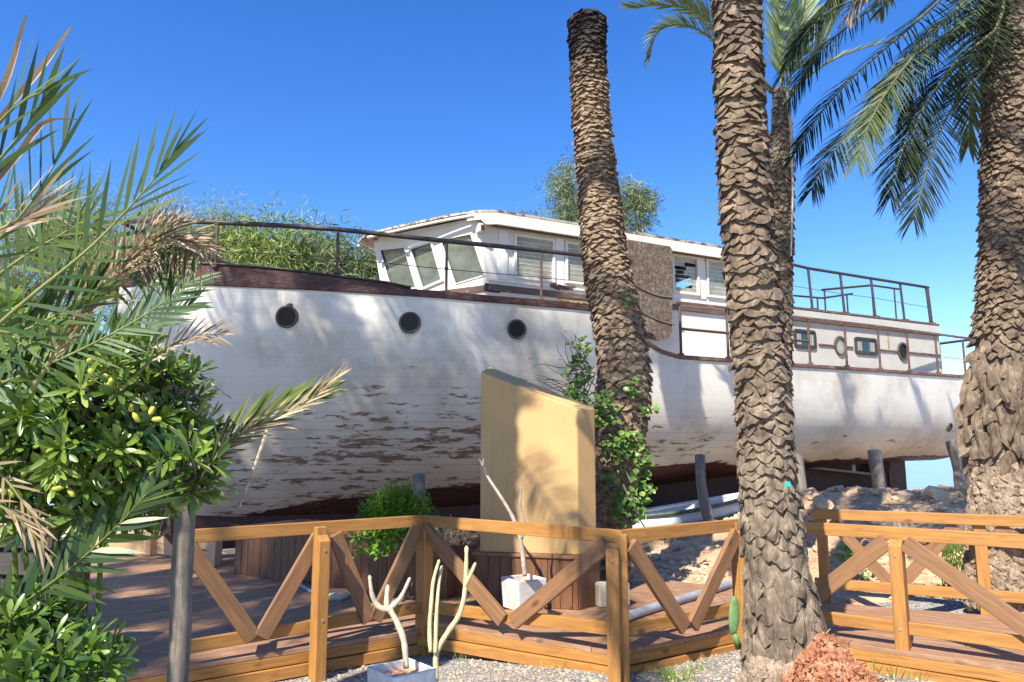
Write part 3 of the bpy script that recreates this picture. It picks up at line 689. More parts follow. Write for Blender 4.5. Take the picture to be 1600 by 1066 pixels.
for a, e in ((xa0, 5.38), (6.12, 6.6), (6.88, 7.12), (7.92, 8.5), (8.86, xa1)):
    c = MB(); c.abox(a, e, -TA - .03, -TA - .001, 3.612, 3.648); c.build('rubbing_strip', M['aft_trim'], boat, bevel=.006)
def rrect(x0, x1, z0, z1, r, n=5):
    out = []
    for cx, cz, a0 in ((x1 - r, z1 - r, 0), (x0 + r, z1 - r, 90), (x0 + r, z0 + r, 180), (x1 - r, z0 + r, 270)):
        for i in range(n + 1): a = R(a0 + 90 * i / n); out.append((cx + r * math.cos(a), cz + r * math.sin(a)))
    return out
def ring(name, outer, inner, y, out, mat, gl, curtain=False):
    b = MB(); n = len(outer)
    b.v = [V((x, y, z)) for x, z in outer] + [V((x, y - out, z)) for x, z in outer] + [V((x, y - out, z)) for x, z in inner] + [V((x, y - .002, z)) for x, z in inner]
    b.g = [tuple(v) for v in b.v]
    for k in range(3):
        for i in range(n): b.f.append((k * n + i, k * n + (i + 1) % n, (k + 1) * n + (i + 1) % n, (k + 1) * n + i))
    o = b.build(name, M[mat], boat)
    g = MB(); g.add([V((x, y - .006, z)) for x, z in inner], [tuple(range(n))]); g.build('pane', M[gl], o)
    if curtain:
        x0 = min(x for x, z in inner); x1 = max(x for x, z in inner); z0 = min(z for x, z in inner); z1 = max(z for x, z in inner)
        for a, e in ((.02, .3), (.7, .98)):
            q = []; g = MB()
            for i in range(9): q.append(V((lerp(x0, x1, lerp(a, e, i / 8)), y - .010 - .004 * math.sin(i * 1.9), z0 + .03)))
            n2 = len(q); g.add(q + [V((p.x, p.y, z1 - .03)) for p in q], [(i, i + 1, n2 + i + 1, n2 + i) for i in range(n2 - 1)])
            g.build('curtain', M['curtain'], o)
    return o
for a, e, z0, z1, _ in wa: ring('window', rrect(a, e, z0, z1, .06), rrect(a + .05, e - .05, z0 + .05, z1 - .05, .04), -TA, .03, 'darkrail', 'glass_blue', True)
for cx, gl in ((6.74, 'glass_louvre'), (8.68, 'glass_dark')):
    K = 28; o1 = [(cx + .17 * math.cos(2 * math.pi * i / K), 3.64 + .2 * math.sin(2 * math.pi * i / K)) for i in range(K)]
    i1 = [(cx + .135 * math.cos(2 * math.pi * i / K), 3.64 + .165 * math.sin(2 * math.pi * i / K)) for i in range(K)]
    ring('porthole', o1, i1, -TA, .035, 'bronze', gl)
c = MB(); c.prism([(9.99, -1.5, 3.08), (9.99, -1.5, 3.68), (10.06, -1.5, 3.7), (10.25, -1.5, 3.45), (10.4, -1.5, 3.5), (10.62, -1.5, 3.12)], (0, .9, 0)); c.build('stern_locker', M['aft_white'], boat, bevel=.01)
c = MB(); c.box((7.95 + .3, -TA - .003, 3.85), V((1, 0, 0)), V((0, 1, 0)), V((0, 0, 1)), .05, .004, .35); c.build('rust_streak', rough_mat('streak', (.3, .13, .04), (.55, .4, .25), 12, bs=.1), boat)

# rails ----------------------------------------------------------------------
def bowrail(sd):
    P = [(-6.23, 0, 4.91), (-5.7, .65, 4.83), (-5.0, 1.09, 4.77), (-4.2, 1.52, 4.72), (-3.47, 1.85, 4.675), (-2.7, 2.1, 4.62), (-1.99, 2.3, 4.58), (-1.2, 2.43, 4.57), (-.53, 2.5, 4.57), (.2, 2.56, 4.57), (1.1, 2.57, 4.57)]
    b = MB(); b.tube([V((s, sd * t, z)) for s, t, z in P], .035, 8); o = b.build('bow_rail', M['darkrail'], boat, smooth=True)
    for s, t, z in (P[2], P[4], P[6], P[8]):
        q = MB(); zb = zs(s) + .05 + (.2 if s < -3 else .03); q.tube([V((s, sd * t, zb)), V((s, sd * t, z))], .021, 8); q.tube([V((s, sd * t, z - .43)), V((s, sd * t, z - .39))], .03, 8); q.tube([V((s, sd * t, zb)), V((s, sd * t, zb + .03))], .05, 8); q.build('stanchion', M['rust'], o, smooth=False)
    q = MB(); q.tube([V((s, sd * t, z - .42)) for s, t, z in P[2:]], .006, 5); q.build('wire', M['darkrail'], o)
bowrail(-1); bowrail(1)
def siderail(sd):
    ss = [2.03, 3.05, 4.1, 5.13, 6.18, 7.22, 8.26, 9.36, 10.45, 11.0]
    b = MB(); P = [V((s, sd * (bs(s) + .0 if s < 10.2 else 2.05), 3.975 + .012 * max(0, s - 5))) for s in [1.95 + .35 * i for i in range(27)]]
    for i in range(len(P) - 1): b.beam(P[i], P[i + 1], .06, .038)
    o = b.build('side_rail', M['aft_trim'], boat)
    for s in ss:
        q = MB(); t = sd * bs(min(s, 10.2)); q.tube([V((s, t, zs(s) + .04)), V((s, t, 3.95))], .023, 8); q.tube([V((s, t, zs(s) + .03)), V((s, t, zs(s) + .08))], .05, 8); q.build('stanchion', M['rust'], o)
    q = MB(); q.tube([V((s, sd * bs(s), 3.54)) for s in (2.03, 3.05, 4.1, 5.13)], .025, 6); q.build('middle_rail', M['rust'], o)
    q = MB(); q.tube([V((s, sd * bs(min(s, 10.2)), 3.54)) for s in (8.26, 9.36, 10.45, 11.0)], .007, 5); q.build('wire', M['darkrail'], o)
siderail(-1); siderail(1)
b = MB(); b.tube([V((10.98, -2.05, 4.04)), V((10.98, 2.05, 4.04))], .03, 8); sr = b.build('stern_rail', M['darkrail'], boat)
for t in (-1.2, -.3, .6, 1.5): q = MB(); q.tube([V((10.98, t, 3.15)), V((10.98, t, 4.04))], .02, 6); q.build('stanchion', M['darkrail'], sr)
def toprail(sd):
    b = MB(); y = sd * T; b.tube([V((4.95, y, 5.27)), V((6.1, y, 5.2)), V((8, y, 5.19)), V((9.9, y, 5.18))], .032, 8); o = b.build('cabin_top_rail', M['darkrail'], boat, smooth=True)
    for s in (5.15, 6.11, 7.05, 8.0, 8.95, 9.87):
        q = MB(); q.tube([V((s + .03, y, 4.34)), V((s - .03, y, 5.2))], .026 if s < 9.5 else .04, 8); q.abox(s - .07, s + .12, y - .05, y + .05, 4.34, 4.38); q.build('stanchion', M['darkrail'], o)
    q = MB(); q.tube([V((5.15, y, 4.80)), V((7, y, 4.76)), V((8, y, 4.77)), V((8.95, y, 4.74)), V((9.87, y, 4.72))], .006, 5); q.build('wire', M['darkrail'], o)
toprail(-1); toprail(1)
b = MB(); ta = -.95
R1 = [atT(1240, 462, ta), atT(1285, 466, ta), atT(1332, 459, ta)]; R2 = [atT(1284, 453, ta), atT(1362, 446, ta), atT(1405, 452, ta)]
b.tube(R2, .025, 8); b.tube(R1, .022, 8); o = b.build('ladder_rail', M['darkrail'], boat)
for px, py in ((1288, 453), (1362, 446), (1397, 451), (1323, 459), (1277, 465)):
    a = atT(px, py, ta); q = MB(); q.tube([a, V((a.x, a.y, 4.34))], .02, 6); q.build('stanchion', M['darkrail'], o)
# underwater gear
a = atT(1255, 726, -.8); e = atT(1425, 743, -.5); b = MB(); b.tube([V((5.4, -.5, 1.35)), V((9.3, -.5, 1.0))], .03, 8); sh = b.build('propeller_shaft', M['steel'], boat, smooth=True)
b = MB(); b.tube([V((9.28, -.5, 1.0)), V((9.45, -.5, .99))], [.07, .03], 10)
for k in range(3):
    th = R(20 + 120 * k); u = V((0, math.cos(th), math.sin(th))); w_ = V((.35, -math.sin(th), math.cos(th))).normalized(); c = V((9.35, -.5, 1.0))
    q = [c + u * (.28 + .2 * math.cos(a_)) * 1.0 + w_ * .13 * math.sin(a_) for a_ in [2 * math.pi * i / 12 for i in range(12)]]
    b.prism(q, V((.02, 0, 0)))
b.build('propeller', M['bronze'], boat)
b = MB(); b.abox(9.75, 10.15, -.54, -.48, .62, 1.5); b.build('rudder', M['redwood'], boat, bevel=.01)
b = MB(); b.box((8.6, -.5, 1.3), V((1, 0, 0)), V((0, 1, 0)), V((0, 0, 1)), .1, .05, .5); b.build('shaft_bracket', M['steel'], boat)

# props under the hull -------------------------------------------------------
def prop(px1, py1, px0, py0, Y, r, label):
    a = atY(px1, py1, Y - .0); c = atY(px0, py0, Y - .45); c.z = gz(c.x, c.y) - .15 if c.z > gz(c.x, c.y) - .1 else c.z
    b = MB(); n = 7; k1 = ru(-.03, .03)
    b.tube([c.lerp(a, i / n) + V((k1 * math.sin(i), 0, 0)) for i in range(n + 1)], [r * ru(.92, 1.06) for _ in range(n + 1)], 12)
    o = b.build('timber_prop', M['prop'], smooth=True); tag(o, label, 'prop', 'timber props shoring up the boat')
prop(1092, 712, 1114, 872, 11.9, .085, 'grey round prop under the hull between the ivy palm and the thick palm')
prop(1366, 704, 1388, 860, 14.1, .12, 'thick grey prop under the hull above the near bridge post')
prop(1488, 690, 1512, 800, 15.4, .13, 'dark prop under the stern beside the right edge palm')
prop(1246, 712, 1262, 850, 13.0, .10, 'leaning prop half hidden behind the thick palm trunk')
prop(654, 742, 662, 800, 10.7, .09, 'short prop end showing just above the bright green bush')

# ------------------------------------------------------------------ decks and balustrades
DZ = 0.
DB_ = .08
def clip(poly, p, n):             # keep side where (x-p).n >= 0
    out = []
    for i in range(len(poly)):
        a, c = poly[i], poly[(i + 1) % len(poly)]; da = (a - p).dot(n); dc = (c - p).dot(n)
        if da >= 0: out.append(a)
        if da * dc < 0: out.append(a.lerp(c, da / (da - dc)))
    return out
def planks(b, poly, d, width, gap, z, th):
    d = V((d[0], d[1], 0)).normalized(); n = V((-d.y, d.x, 0)); ks = [p.dot(n) for p in poly]; k = min(ks)
    while k < max(ks):
        q = clip(poly, n * k, n); q = clip(q, n * (k + width - gap), -n) if q else q
        if len(q) > 2:
            # cut to lengths with staggered butt joints
            j0 = ru(0, 2.5); lo = min(p.dot(d) for p in q); hi = max(p.dot(d) for p in q); c0 = lo - j0
            while c0 < hi:
                qq = clip(q, d * c0, d); qq = clip(qq, d * (c0 + 2.9), -d) if qq else qq
                if len(qq) > 2: dz = ru(-.0015, .0015); b.prism([V((p.x, p.y, z - th + dz)) for p in qq], (0, 0, th), d)
                c0 += 2.905
        k += width
def flat(pts): return [V((p[0], p[1], 0)) for p in pts]
RL = atZ(305, 827, .99); RA = atZ(488, 818, .99); RB = atZ(661, 805, .99); RC = atZ(970, 828, .99); RD = atZ(1150, 811, .99)
E0 = atZ(1255, 815, .99); E1 = atZ(1600, 835, .99); F0 = atZ(1270, 795, .99); F1 = atZ(1600, 806, .99)
ed = (E1 - E0).normalized(); E0 = E0 - ed * .35; E1 = E0 + ed * 3.2; fd = (F1 - F0).normalized(); F2 = F0 + fd * 3.6
dL = atZ(300, 1040, DZ); dA = atZ(500, 1008, DZ); dB = atZ(655, 984, DZ); dC = atZ(966, 1018, DB_); dD = atZ(1150, 982, DB_)
dir1 = (dB - dL).normalized(); dL2 = dL - dir1 * .55
deckroot = empty('timber_deck', (0, 7.5, DZ), label='low brown plank deck with butt jointed boards behind the corner balustrade', cat='deck')
b = MB()
planks(b, flat([dL2, dB, (-.2, 8.6), (-1.2, 11.6), (-8.5, 11.6), (-8, 7.2)]), dir1, .145, .007, DZ, .035)
under(b.build('deck_board', M['deck'], bevel=.002), deckroot)
b = MB()
planks(b, flat([dB + V((.01, -.004, 0)), dC, dD, (2.9, 8.0), (1.8, 8.9), (-.18, 8.6)]), (dC - dB), .145, .007, DB_, .035)
under(b.build('deck_board', M['deck'], bevel=.002), deckroot)
def fascia(a, c, root, dz=0.):
    d = (c - a); n = V((d.y, -d.x, 0)).normalized(); 
    for z0, z1, off in ((dz - .115, dz - .037, -.02), (dz - .21, dz - .122, .004)):
        b = MB(); b.beam(V((a.x, a.y, (z0 + z1) / 2)) + n * off, V((c.x, c.y, (z0 + z1) / 2)) + n * off, .04, z1 - z0); under(b.build('fascia_board', M['timber'], bevel=.004), root)
    b = MB(); b.beam(V((a.x, a.y, dz - .2)) - n * .1, V((c.x, c.y, dz - .2)) - n * .1, .1, .2); under(b.build('bearer', M['timber_brown']), root)
for a, c, dz in ((dL2, dB, DZ), (dB, dC, DB_), (dC, dD, DB_)): fascia(a, c, deckroot, dz)

bal = empty('balustrade', (RC.x, RC.y, 0), label='orange timber balustrade with V braces folding round the corner of the deck', cat='balustrade')
def outn(a, c): d = c - a; return V((d.y, -d.x, 0)).normalized()
def rail(a, c, root, z0, z1, th=.045, mat='timber', name='top_rail', ext=.02):
    d = (c - a).normalized(); b = MB(); b.beam(V((a.x, a.y, (z0 + z1) / 2)) - d * ext, V((c.x, c.y, (z0 + z1) / 2)) + d * ext, th, z1 - z0); return under(b.build(name, M[mat], bevel=.005), root)
def post(p, n, root, zt=.90, zb=-.12, d=None, cham=True, wide=.095, off=.06, sh=0):
    t = V((-n.y, n.x, 0)); b = MB(); b.box(V((p.x, p.y, (zt + zb) / 2 + .03)), V((0, 0, 1)), t, n, zt - zb + .06, .09, .07)
    under(b.build('inner_post', M['timber'], bevel=.006), root)
    q = p + n * (off + .035 + .04) + t * sh; b = MB(); w2 = wide / 2
    prof = [(-w2, 0), (w2, 0), (w2, .0)]
    pts = [V((q.x, q.y, zb)) + t * -w2, V((q.x, q.y, zb)) + t * w2, V((q.x, q.y, zt)) + t * w2, V((q.x, q.y, zt)) + t * -w2]
    k = ru(0, 50); vs = []; g = []
    for (u, h, m) in ((-1, zb, -1), (1, zb, -1), (1, zt, -1), (-1, zt, -1), (-1, zb, 1), (1, zb, 1), (1, zt - .045, 1), (-1, zt - .045, 1)):
        vs.append(V((q.x, q.y, h)) + t * (u * w2) + n * (m * .036)); g.append((h + k, u * w2 + k, m * .03 + k))
    b.add(vs, [(0, 1, 2, 3), (4, 7, 6, 5), (0, 4, 5, 1), (3, 2, 6, 7), (0, 3, 7, 4), (1, 5, 6, 2)], g)
    op = b.build('outer_post', M['timber'], bevel=.006); under(op, root)
    for h in (.24, zt - .12): g_ = MB(); g_.tube([V((q.x, q.y, h)) + n * .03, V((q.x, q.y, h)) + n * .042], .009, 8); g_.build('bolt', M['steel'], op)
def brace(top, bot, n, root, th=.045, wd=.10, off=.0, mat='timber_brown'):
    b = MB(); a = V(top) + n * off; c = V(bot) + n * off; d = (a - c).normalized(); b.box((a + c) / 2, d, d.cross(n).normalized(), n, (a - c).length, wd, th)
    under(b.build('brace', M[mat], bevel=.005), root)
def P3(p, z): return V((p.x, p.y, z))
def panel(a, c, root, br, zl=(.24, .24)):
    n = outn(a, c); rail(a, c, root, .89, .99); d = (c - a).normalized() * .03; b = MB(); b.beam(P3(a + d, zl[0]), P3(c - d, zl[1]), .045, .095); under(b.build('bottom_rail', M['timber'], bevel=.005), root)
    for f0, f1, o in br: brace(P3(a.lerp(c, f0), .88), P3(a.lerp(c, f1), .20), n, root, off=.03 + o, wd=.125)
n1 = outn(RL, RB)
panel(RL - dir1 * .02, RB, bal, [], (.14, .18))
rlen = (RB - RL)
for f0, f1, o in ((-.03, .235, 0), (.49, .265, .003), (.56, .73, 0), (.96, .755, .003)): brace(P3(RL.lerp(RB, f0), .88), P3(RL.lerp(RB, f1), .14), n1, bal, off=.04 + o, wd=.125)
n2 = outn(RB, RC); panel(RB, RC, bal, [(.03, .47, .01), (.95, .52, .013)], (.19, .27)); n3 = outn(RC, RD); panel(RC, RD, bal, [(.04, .46, .01), (.96, .52, .013)], (.27, .25))
post(RA + dir1 * .07, n1, bal, off=.0, zb=-.24); post(RB, n1, bal, zb=-.25, off=.0); post(RC, (n2 * 1.6 + n3).normalized(), bal, off=-.01, zb=-.14, sh=-.065); post(RD, n3, bal, off=.0, zb=-.14)
# walkway to the right
walk = empty('timber_walkway', (3.6, 6.3, DZ), label='brown plank walkway between the two right hand balustrades', cat='walkway')
wn = outn(E0, E1); wn = wn if wn.y < 0 else -wn
a0 = E0 + wn * .1 - ed * .12; a1 = E1 + wn * .1
b = MB(); planks(b, flat([a0, a1, F2 + V((.2, .0, 0)), F0 + V((-.9, .35, 0))]), ed, .145, .007, .09, .035); under(b.build('deck_board', M['deck'], bevel=.002), walk)
fascia(a0, a1, walk, .09)
nr = empty('balustrade', (E0.x, E0.y, 0), label='near balustrade of the walkway, right of the thick palm trunk', cat='balustrade')
panel(E0, E1, nr, []); L_ = (E1 - E0).length
EP = atZ(1400, 823, .99); fE = (EP - E0).length / L_
post(EP, wn, nr, zb=-.14, off=.0)
for f0, f1, o in ((fE - .02, fE - .27, .02), (fE + .02, fE + .315, .02), (fE + .62, fE + .335, .024)): brace(P3(E0.lerp(E1, f0), .88), P3(E0.lerp(E1, f1), .2), wn, nr, off=.03 + o, wd=.125)
post(E0 + ed * .08, wn, nr, zb=-.14, off=.0)
fr = empty('balustrade', (F0.x, F0.y, 0), label='far balustrade of the walkway, in front of the rubble bank', cat='balustrade')
fn = outn(F0, F2); fn = fn if fn.y < 0 else -fn
rail(F0, F2, fr, .89, .99); rail(F0, F2, fr, .22, .315, name='bottom_rail')
for px in (1283, 1535, 1760):
    q = F0 + fd * interp(px, [1270, 1600], [0, (F1 - F0).length]) if px < 1600 else F0 + fd * 3.2
    b = MB(); b.box(P3(q, .38) - fn * .05, V((0, 0, 1)), fd, fn, 1.05, .1, .07); under(b.build('post', M['timber'], bevel=.005), fr)
LF = (F2 - F0).length
for px0, px1 in ((1300, 1392), (1500, 1408), (1560, 1640)):
    f = lambda px: interp(px, [1270, 1600, 1700], [0, (F1 - F0).length / LF, .95])
    brace(P3(F0.lerp(F2, f(px0)), .88), P3(F0.lerp(F2, f(px1)), .3), fn, fr, off=-.03, wd=.11)
b = MB(); b.beam(P3(F0 + fn * .25, .13), P3(F2 + fn * .25, .13), .04, .12); 
# weathered round post
b = MB(); p = atY(289, 775, 4.35); q = atY(283, 1066, 4.35); q.z = -.3; q.y = 4.35; n = 14
pts = [q.lerp(p, i / n) + V((.004 * math.sin(i * 1.1), .004 * math.sin(i * .7), 0)) for i in range(n + 1)]
b.tube(pts, [.058 * ru(.96, 1.03) for _ in range(n)] + [.055], 16); o = b.build('round_post', M['greywood'], smooth=True); tag(o, 'weathered grey round post at the left end of the balustrade', 'post')
m_ = o.modifiers.new('es', 'EDGE_SPLIT'); m_.split_angle = R(50)

# planter benches ------------------------------------------------------------
def boards(root, a, c, z0, z1, mat, w=.12, th=.03, inn=1):
    d = (c - a); L = d.length; d.normalize(); nn = V((d.y, -d.x, 0)); k = 0; b = MB()
    while k < L - .02:
        e = min(L, k + w - .004); p = a + d * ((k + e) / 2) + nn * ru(-.002, .002); b.box(V((p.x, p.y, (z0 + z1) / 2)), V((0, 0, 1)), d, nn, z1 - z0, e - k, th); k += w
    under(b.build('cladding', M[mat], bevel=.003), root)
def planterbox(name, pts, z1, label, cat, cap=True, cover=True):
    pts = flat(pts); root = empty(name, (sum(p.x for p in pts) / len(pts), sum(p.y for p in pts) / len(pts), DZ), label=label, cat=cat)
    for i in range(len(pts)): boards(root, pts[i], pts[(i + 1) % len(pts)], (DB_ if pts[0].x > -1 else DZ) + .003, z1 - .03, 'planter')
    if cap:
        b = MB(); ce = sum(pts, V((0, 0, 0))) / len(pts); n = len(pts)
        b.prism([P3(p + (p - ce).normalized() * .05, z1 - .028) for p in pts], (0, 0, .03)) if cover else None
        under(b.build('top_cap', M['timber_brown'], bevel=.004), root)
    return root
pa, pb, pc = atZ(367, 897, DZ), atZ(525, 917, DZ), atZ(700, 935, DZ)
b1 = planterbox('planter_bench', [pa, pb, pc, pc + V((.45, .7, 0)), pa + V((.6, .9, 0))], .60, 'dark wooden plank planter holding the bright green bush', 'planter')
qa, qb, qc = atZ(745, 944, DB_), atZ(904, 953, DB_), atZ(936, 945, DB_); PTZ = atY(904, 868, 7.34).z
b2 = planterbox('planter_bench', [qa, qb, qc, qc + V((.05, .75, 0)), qa + V((.1, .8, 0))], PTZ, 'reddish plank plinth carrying the ochre plastered slab', 'plinth')
# ochre slab with sloped top
sb = [(-.305, 7.57), (.565, 7.34), (.735, 7.52), (.65, 7.25), (-.22, 7.48)]
sp = [atY(750, 852, 7.57), atY(904, 864, 7.34), atY(932, 855, 7.52)]
bx = [V((p.x, p.y, PTZ + .002)) for p in sp] + [V((sp[2].x + .02, 7.82, PTZ + .002)), V((sp[0].x + .06, 8.0, PTZ + .002))]
tp = [atY(749, 581, 7.57), atY(904, 640, 7.34), atY(932, 639, 7.52), atY(926, 636, 7.82), atY(772, 573, 8.0)]
for i in range(5): tp[i].x = bx[i].x + (tp[i].x - bx[i].x) * .2
b = MB(); b.add(bx + tp, [(4, 3, 2, 1, 0), (0, 1, 6, 5), (1, 2, 7, 6), (2, 3, 8, 7), (3, 4, 9, 8), (4, 0, 5, 9), (5, 6, 7), (5, 7, 8), (5, 8, 9)])
o = b.build('plaster_slab', M['stucco'], bevel=.012); tag(o, 'ochre plastered slab with sloping top standing on the wooden plinth', 'wall slab')

# pale low fence, crates and bench at the left --------------------------------
def slatfence(a, c, z0, z1, n, label, name='low_slat_wall'):
    root = empty(name, (a.x, a.y, DZ), label=label, cat='low wall', group='low pale plank walls at the back of the deck'); d = (c - a).normalized(); nn = V((d.y, -d.x, 0)); L = (c - a).length
    h = (z1 - z0) / n
    for i in range(n): b = MB(); b.beam(P3(a, z0 + h * (i + .5)), P3(c, z0 + h * (i + .5)), .03, h - .02); under(b.build('plank', M['timber_pale'], bevel=.004), root)
    for f in (0.03, .97): b = MB(); p = a.lerp(c, f) + nn * .07; b.box(P3(p, (z0 + z1) / 2), V((0, 0, 1)), d, nn, z1 - z0 + .02, .18, .1); under(b.build('post', M['timber_pale'], bevel=.004), root)
w0 = atZ(150, 866, DZ); w1 = atZ(228, 866, DZ); w2 = atZ(345, 884, DZ)
slatfence(P3(w0, 0), P3(w1, 0), DZ + .02, DZ + .33, 2, 'low pale plank wall at the back of the deck, behind the shrub')
slatfence(P3(w1 + V((.12, -.05, 0)), 0), P3(w2, 0), DZ + .02, DZ + .33, 2, 'low pale plank wall under the bow, behind the grey round post')
# stacked pale planks by the shrub
cr = empty('plank_box', (-3.6, 5.3, 0), label='tall box of pale grooved planks behind the shrub at the left edge', cat='box')
cx0 = atY(-60, 960, 5.4); cx1 = atY(92, 960, 5.2)
for i in range(6):
    z0 = .03 + i * .178
    b = MB(); x1 = cx1.x + (0.02 if i % 2 else -.02) - (.0 if i < 4 else .12); b.beam(V((cx0.x, 5.3, z0 + .075)), V((x1, 5.2, z0 + .075)), .045, .145); under(b.build('plank', M['timber_pale'], bevel=.006), cr)
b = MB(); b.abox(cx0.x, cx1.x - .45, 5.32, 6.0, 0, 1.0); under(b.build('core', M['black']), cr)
bn = empty('bench', (-4.4, 7.6, DZ), label='small brown wooden bench on the deck behind the shrub', cat='bench')
s0 = atY(20, 865, 7.6); s1 = atY(157, 862, 7.6)
b = MB(); b.beam(P3(s0, .58), P3(s1, .56), .35, .06); under(b.build('seat', M['timber_brown'], bevel=.005), bn)
b = MB(); b.beam(V((s1.x - .12, 7.5, 0)), V((s1.x - .12, 7.5, .53)), .12, .12, V((0, 1, 0))); under(b.build('leg', M['timber_brown'], bevel=.005), bn)
b = MB(); b.beam(V((s0.x + .12, 7.5, 0)), V((s0.x + .12, 7.5, .53)), .12, .12, V((0, 1, 0))); under(b.build('leg', M['timber_brown'], bevel=.005), bn)
b = MB(); b.beam(V((s1.x - .35, 7.75, .6)), V((s1.x + .02, 7.85, 1.05)), .05, .1, V((0, 1, 0))); under(b.build('backrest_brace', M['timber_brown'], bevel=.005), bn)
# limestone block, pipe, wedge under the pot
b = MB(); p = atZ(968, 950, DB_); b.box(V((p.x - .06, p.y + .1, DB_ + .112)), V((.96, .28, 0)), V((-.28, .96, 0)), V((0, 0, 1)), .32, .16, .22); tag(b.build('stone_block', M['limestone'], bevel=.015), 'pale limestone block on the deck beside the plinth', 'block')
b = MB(); a = atZ(972, 966, DB_ + .04); c = atZ(1165, 905, DB_ + .04); b.tube([a.lerp(c, i / 8) + V((0, .01 * math.sin(i), 0)) for i in range(9)], .042, 14); tag(b.build('drain_pipe', M['pvc'], smooth=True), 'grey plastic pipe lying along the deck boards', 'pipe')
b = MB(); a = atZ(455, 905, DZ + .02); c = atZ(487, 925, DZ + .02); b.tube([a, c], .02, 8); tag(b.build('rod', M['pvc'], smooth=True), 'thin grey rod lying on the deck by the dark planter', 'rod')
b = MB(); 
for i in range(3): p = atZ(520 + 9 * i, 931 + 3 * (i % 2), DZ + .03); lump(b, p, .06, sq=(1.6, 1, .7))
tag(b.build('stone', M['limestone']), 'pale rough stone lying on the deck behind the balustrade', 'stone')

# dinghy ---------------------------------------------------------------------
dg_ = empty('dinghy', (0, 0, 0), label='old white dinghy with a green gunwale lying under the boat', cat='dinghy')
d0 = atY(985, 818, 12.5); d1 = atY(1165, 786, 12.7); b = MB(); K = 14
ax = (d1 - d0).normalized(); nn = V((ax.y, -ax.x, 0)).normalized()
rows = []
for i in range(K + 1):
    f = i / K; c = d0.lerp(d1, f) ; wd = .5 * math.sin(math.pi * min(1, .12 + f * .8)) ** .6; hh = .42
    row = []
    for j in range(9):
        th = math.pi * j / 8; row.append(c + nn * (math.cos(th) * wd) + V((0, 0, .1 - math.sin(th) ** .7 * hh + .03 * (2 * f - 1) ** 2)))
    rows.append(row)
for r_ in rows: b.v += r_; b.g += [tuple(v) for v in r_]
for i in range(K):
    for j in range(8): b.f.append((i * 9 + j, i * 9 + j + 1, (i + 1) * 9 + j + 1, (i + 1) * 9 + j))
o = b.build('shell', M['dinghy_white'], dg_, smooth=True); md = o.modifiers.new('s', 'SOLIDIFY'); md.thickness = .02
for j in (0, 8): q = MB(); q.tube([r_[j] for r_ in rows], .035, 6); q.build('gunwale', M['dinghy_green' if j == 0 else 'dinghy_white'], dg_)
q = MB(); q.tube([(r_[1] + nn * .02) for r_ in rows], .028, 6); q.build('rubbing_band', M['dinghy_green'], dg_)

# pots and euphorbias --------------------------------------------------------
def pot(c, size, z0, z1, rot, label):
    root = empty('flower_pot', (c[0], c[1], z0), R(rot), label=label, cat='pot', group='square white plant pots'); s = size / 2; b = MB(); t = .022; H = z1 - z0
    vs = []; 
    for (h, k) in ((0, s * .9), (H, s), (H, s - t), (H - .05, s - t)):
        for x, y in ((-1, -1), (1, -1), (1, 1), (-1, 1)): vs.append((x * k, y * k, h))
    fs = [(3, 2, 1, 0)]
    for l in range(3):
        for i in range(4): fs.append((l * 4 + i, l * 4 + (i + 1) % 4, (l + 1) * 4 + (i + 1) % 4, (l + 1) * 4 + i))
    b.add(vs, fs); b.build('shell', M['pot'], root, bevel=.006)
    q = MB(); n = 8
    for j in range(n + 1):
        for i in range(n + 1): x = (2 * i / n - 1) * (s - t); y = (2 * j / n - 1) * (s - t); q.v.append(V((x, y, H - .045 + .012 * noise.noise(V((x * 30, y * 30, 0)))))); q.g.append((x, y, 0))
    for j in range(n):
        for i in range(n): a = j * (n + 1) + i; q.f.append((a, a + 1, a + n + 2, a + n + 1))
    q.build('soil', M['terracotta'], root, smooth=True); return root
z7 = lambda pts: [(300 + x / 3.7275, 780 + y / 3.7275) for x, y in pts]
z6 = lambda pts: [(660 + x / 3.5525, 766 + y / 3.5525) for x, y in pts]
def stems(name, polys, Y, mat, label, cat, base):
    root = empty(name, base, label=label, cat=cat)
    for i, (pts, r0, r1, dy) in enumerate(polys):
        P = [atY(x, y, Y + dy * k / (len(pts) - 1)) for k, (x, y) in enumerate(pts)]
        Q = []                                           # Catmull-Rom smoothing
        for k in range(len(P) - 1):
            p0, p1, p2, p3 = P[max(k - 1, 0)], P[k], P[k + 1], P[min(k + 2, len(P) - 1)]
            for m in range(5):
                t = m / 5; Q.append(.5 * ((2 * p1) + (p2 - p0) * t + (2 * p0 - 5 * p1 + 4 * p2 - p3) * t * t + (3 * p1 - 3 * p2 + p3 - p0) * t ** 3))
        Q.append(P[-1]); n = len(Q); b = MB(); b.tube(Q, [lerp(r0, r1, (k / n) ** 1.5) * ru(.88, 1.12) for k in range(n)], 12)
        b.tube([Q[-1], Q[-1] + (Q[-1] - Q[-2]).normalized() * r1 * .9], [r1, r1 * .35], 12)
        under(b.build('branch' if i else 'trunk', M[mat], smooth=True), root)
    return root
pot((-.655, 4.62), .30, -.06, .31, 40, 'square white pot on the gravel in the foreground')
stems('euphorbia', [(z7([(1248, 985), (1235, 830), (1195, 720), (1150, 640)]), .019, .018, .0), (z7([(1152, 645), (1090, 628), (1050, 560), (1035, 450)]), .018, .009, -.05), (z7([(1133, 640), (1134, 570), (1140, 508)]), .016, .011, .05), (z7([(1148, 640), (1175, 615), (1220, 565), (1268, 462)]), .018, .008, .04)], 4.62, 'stem', 'bare three pronged succulent growing in the foreground pot', 'succulent', atY(634, 1048, 4.62))
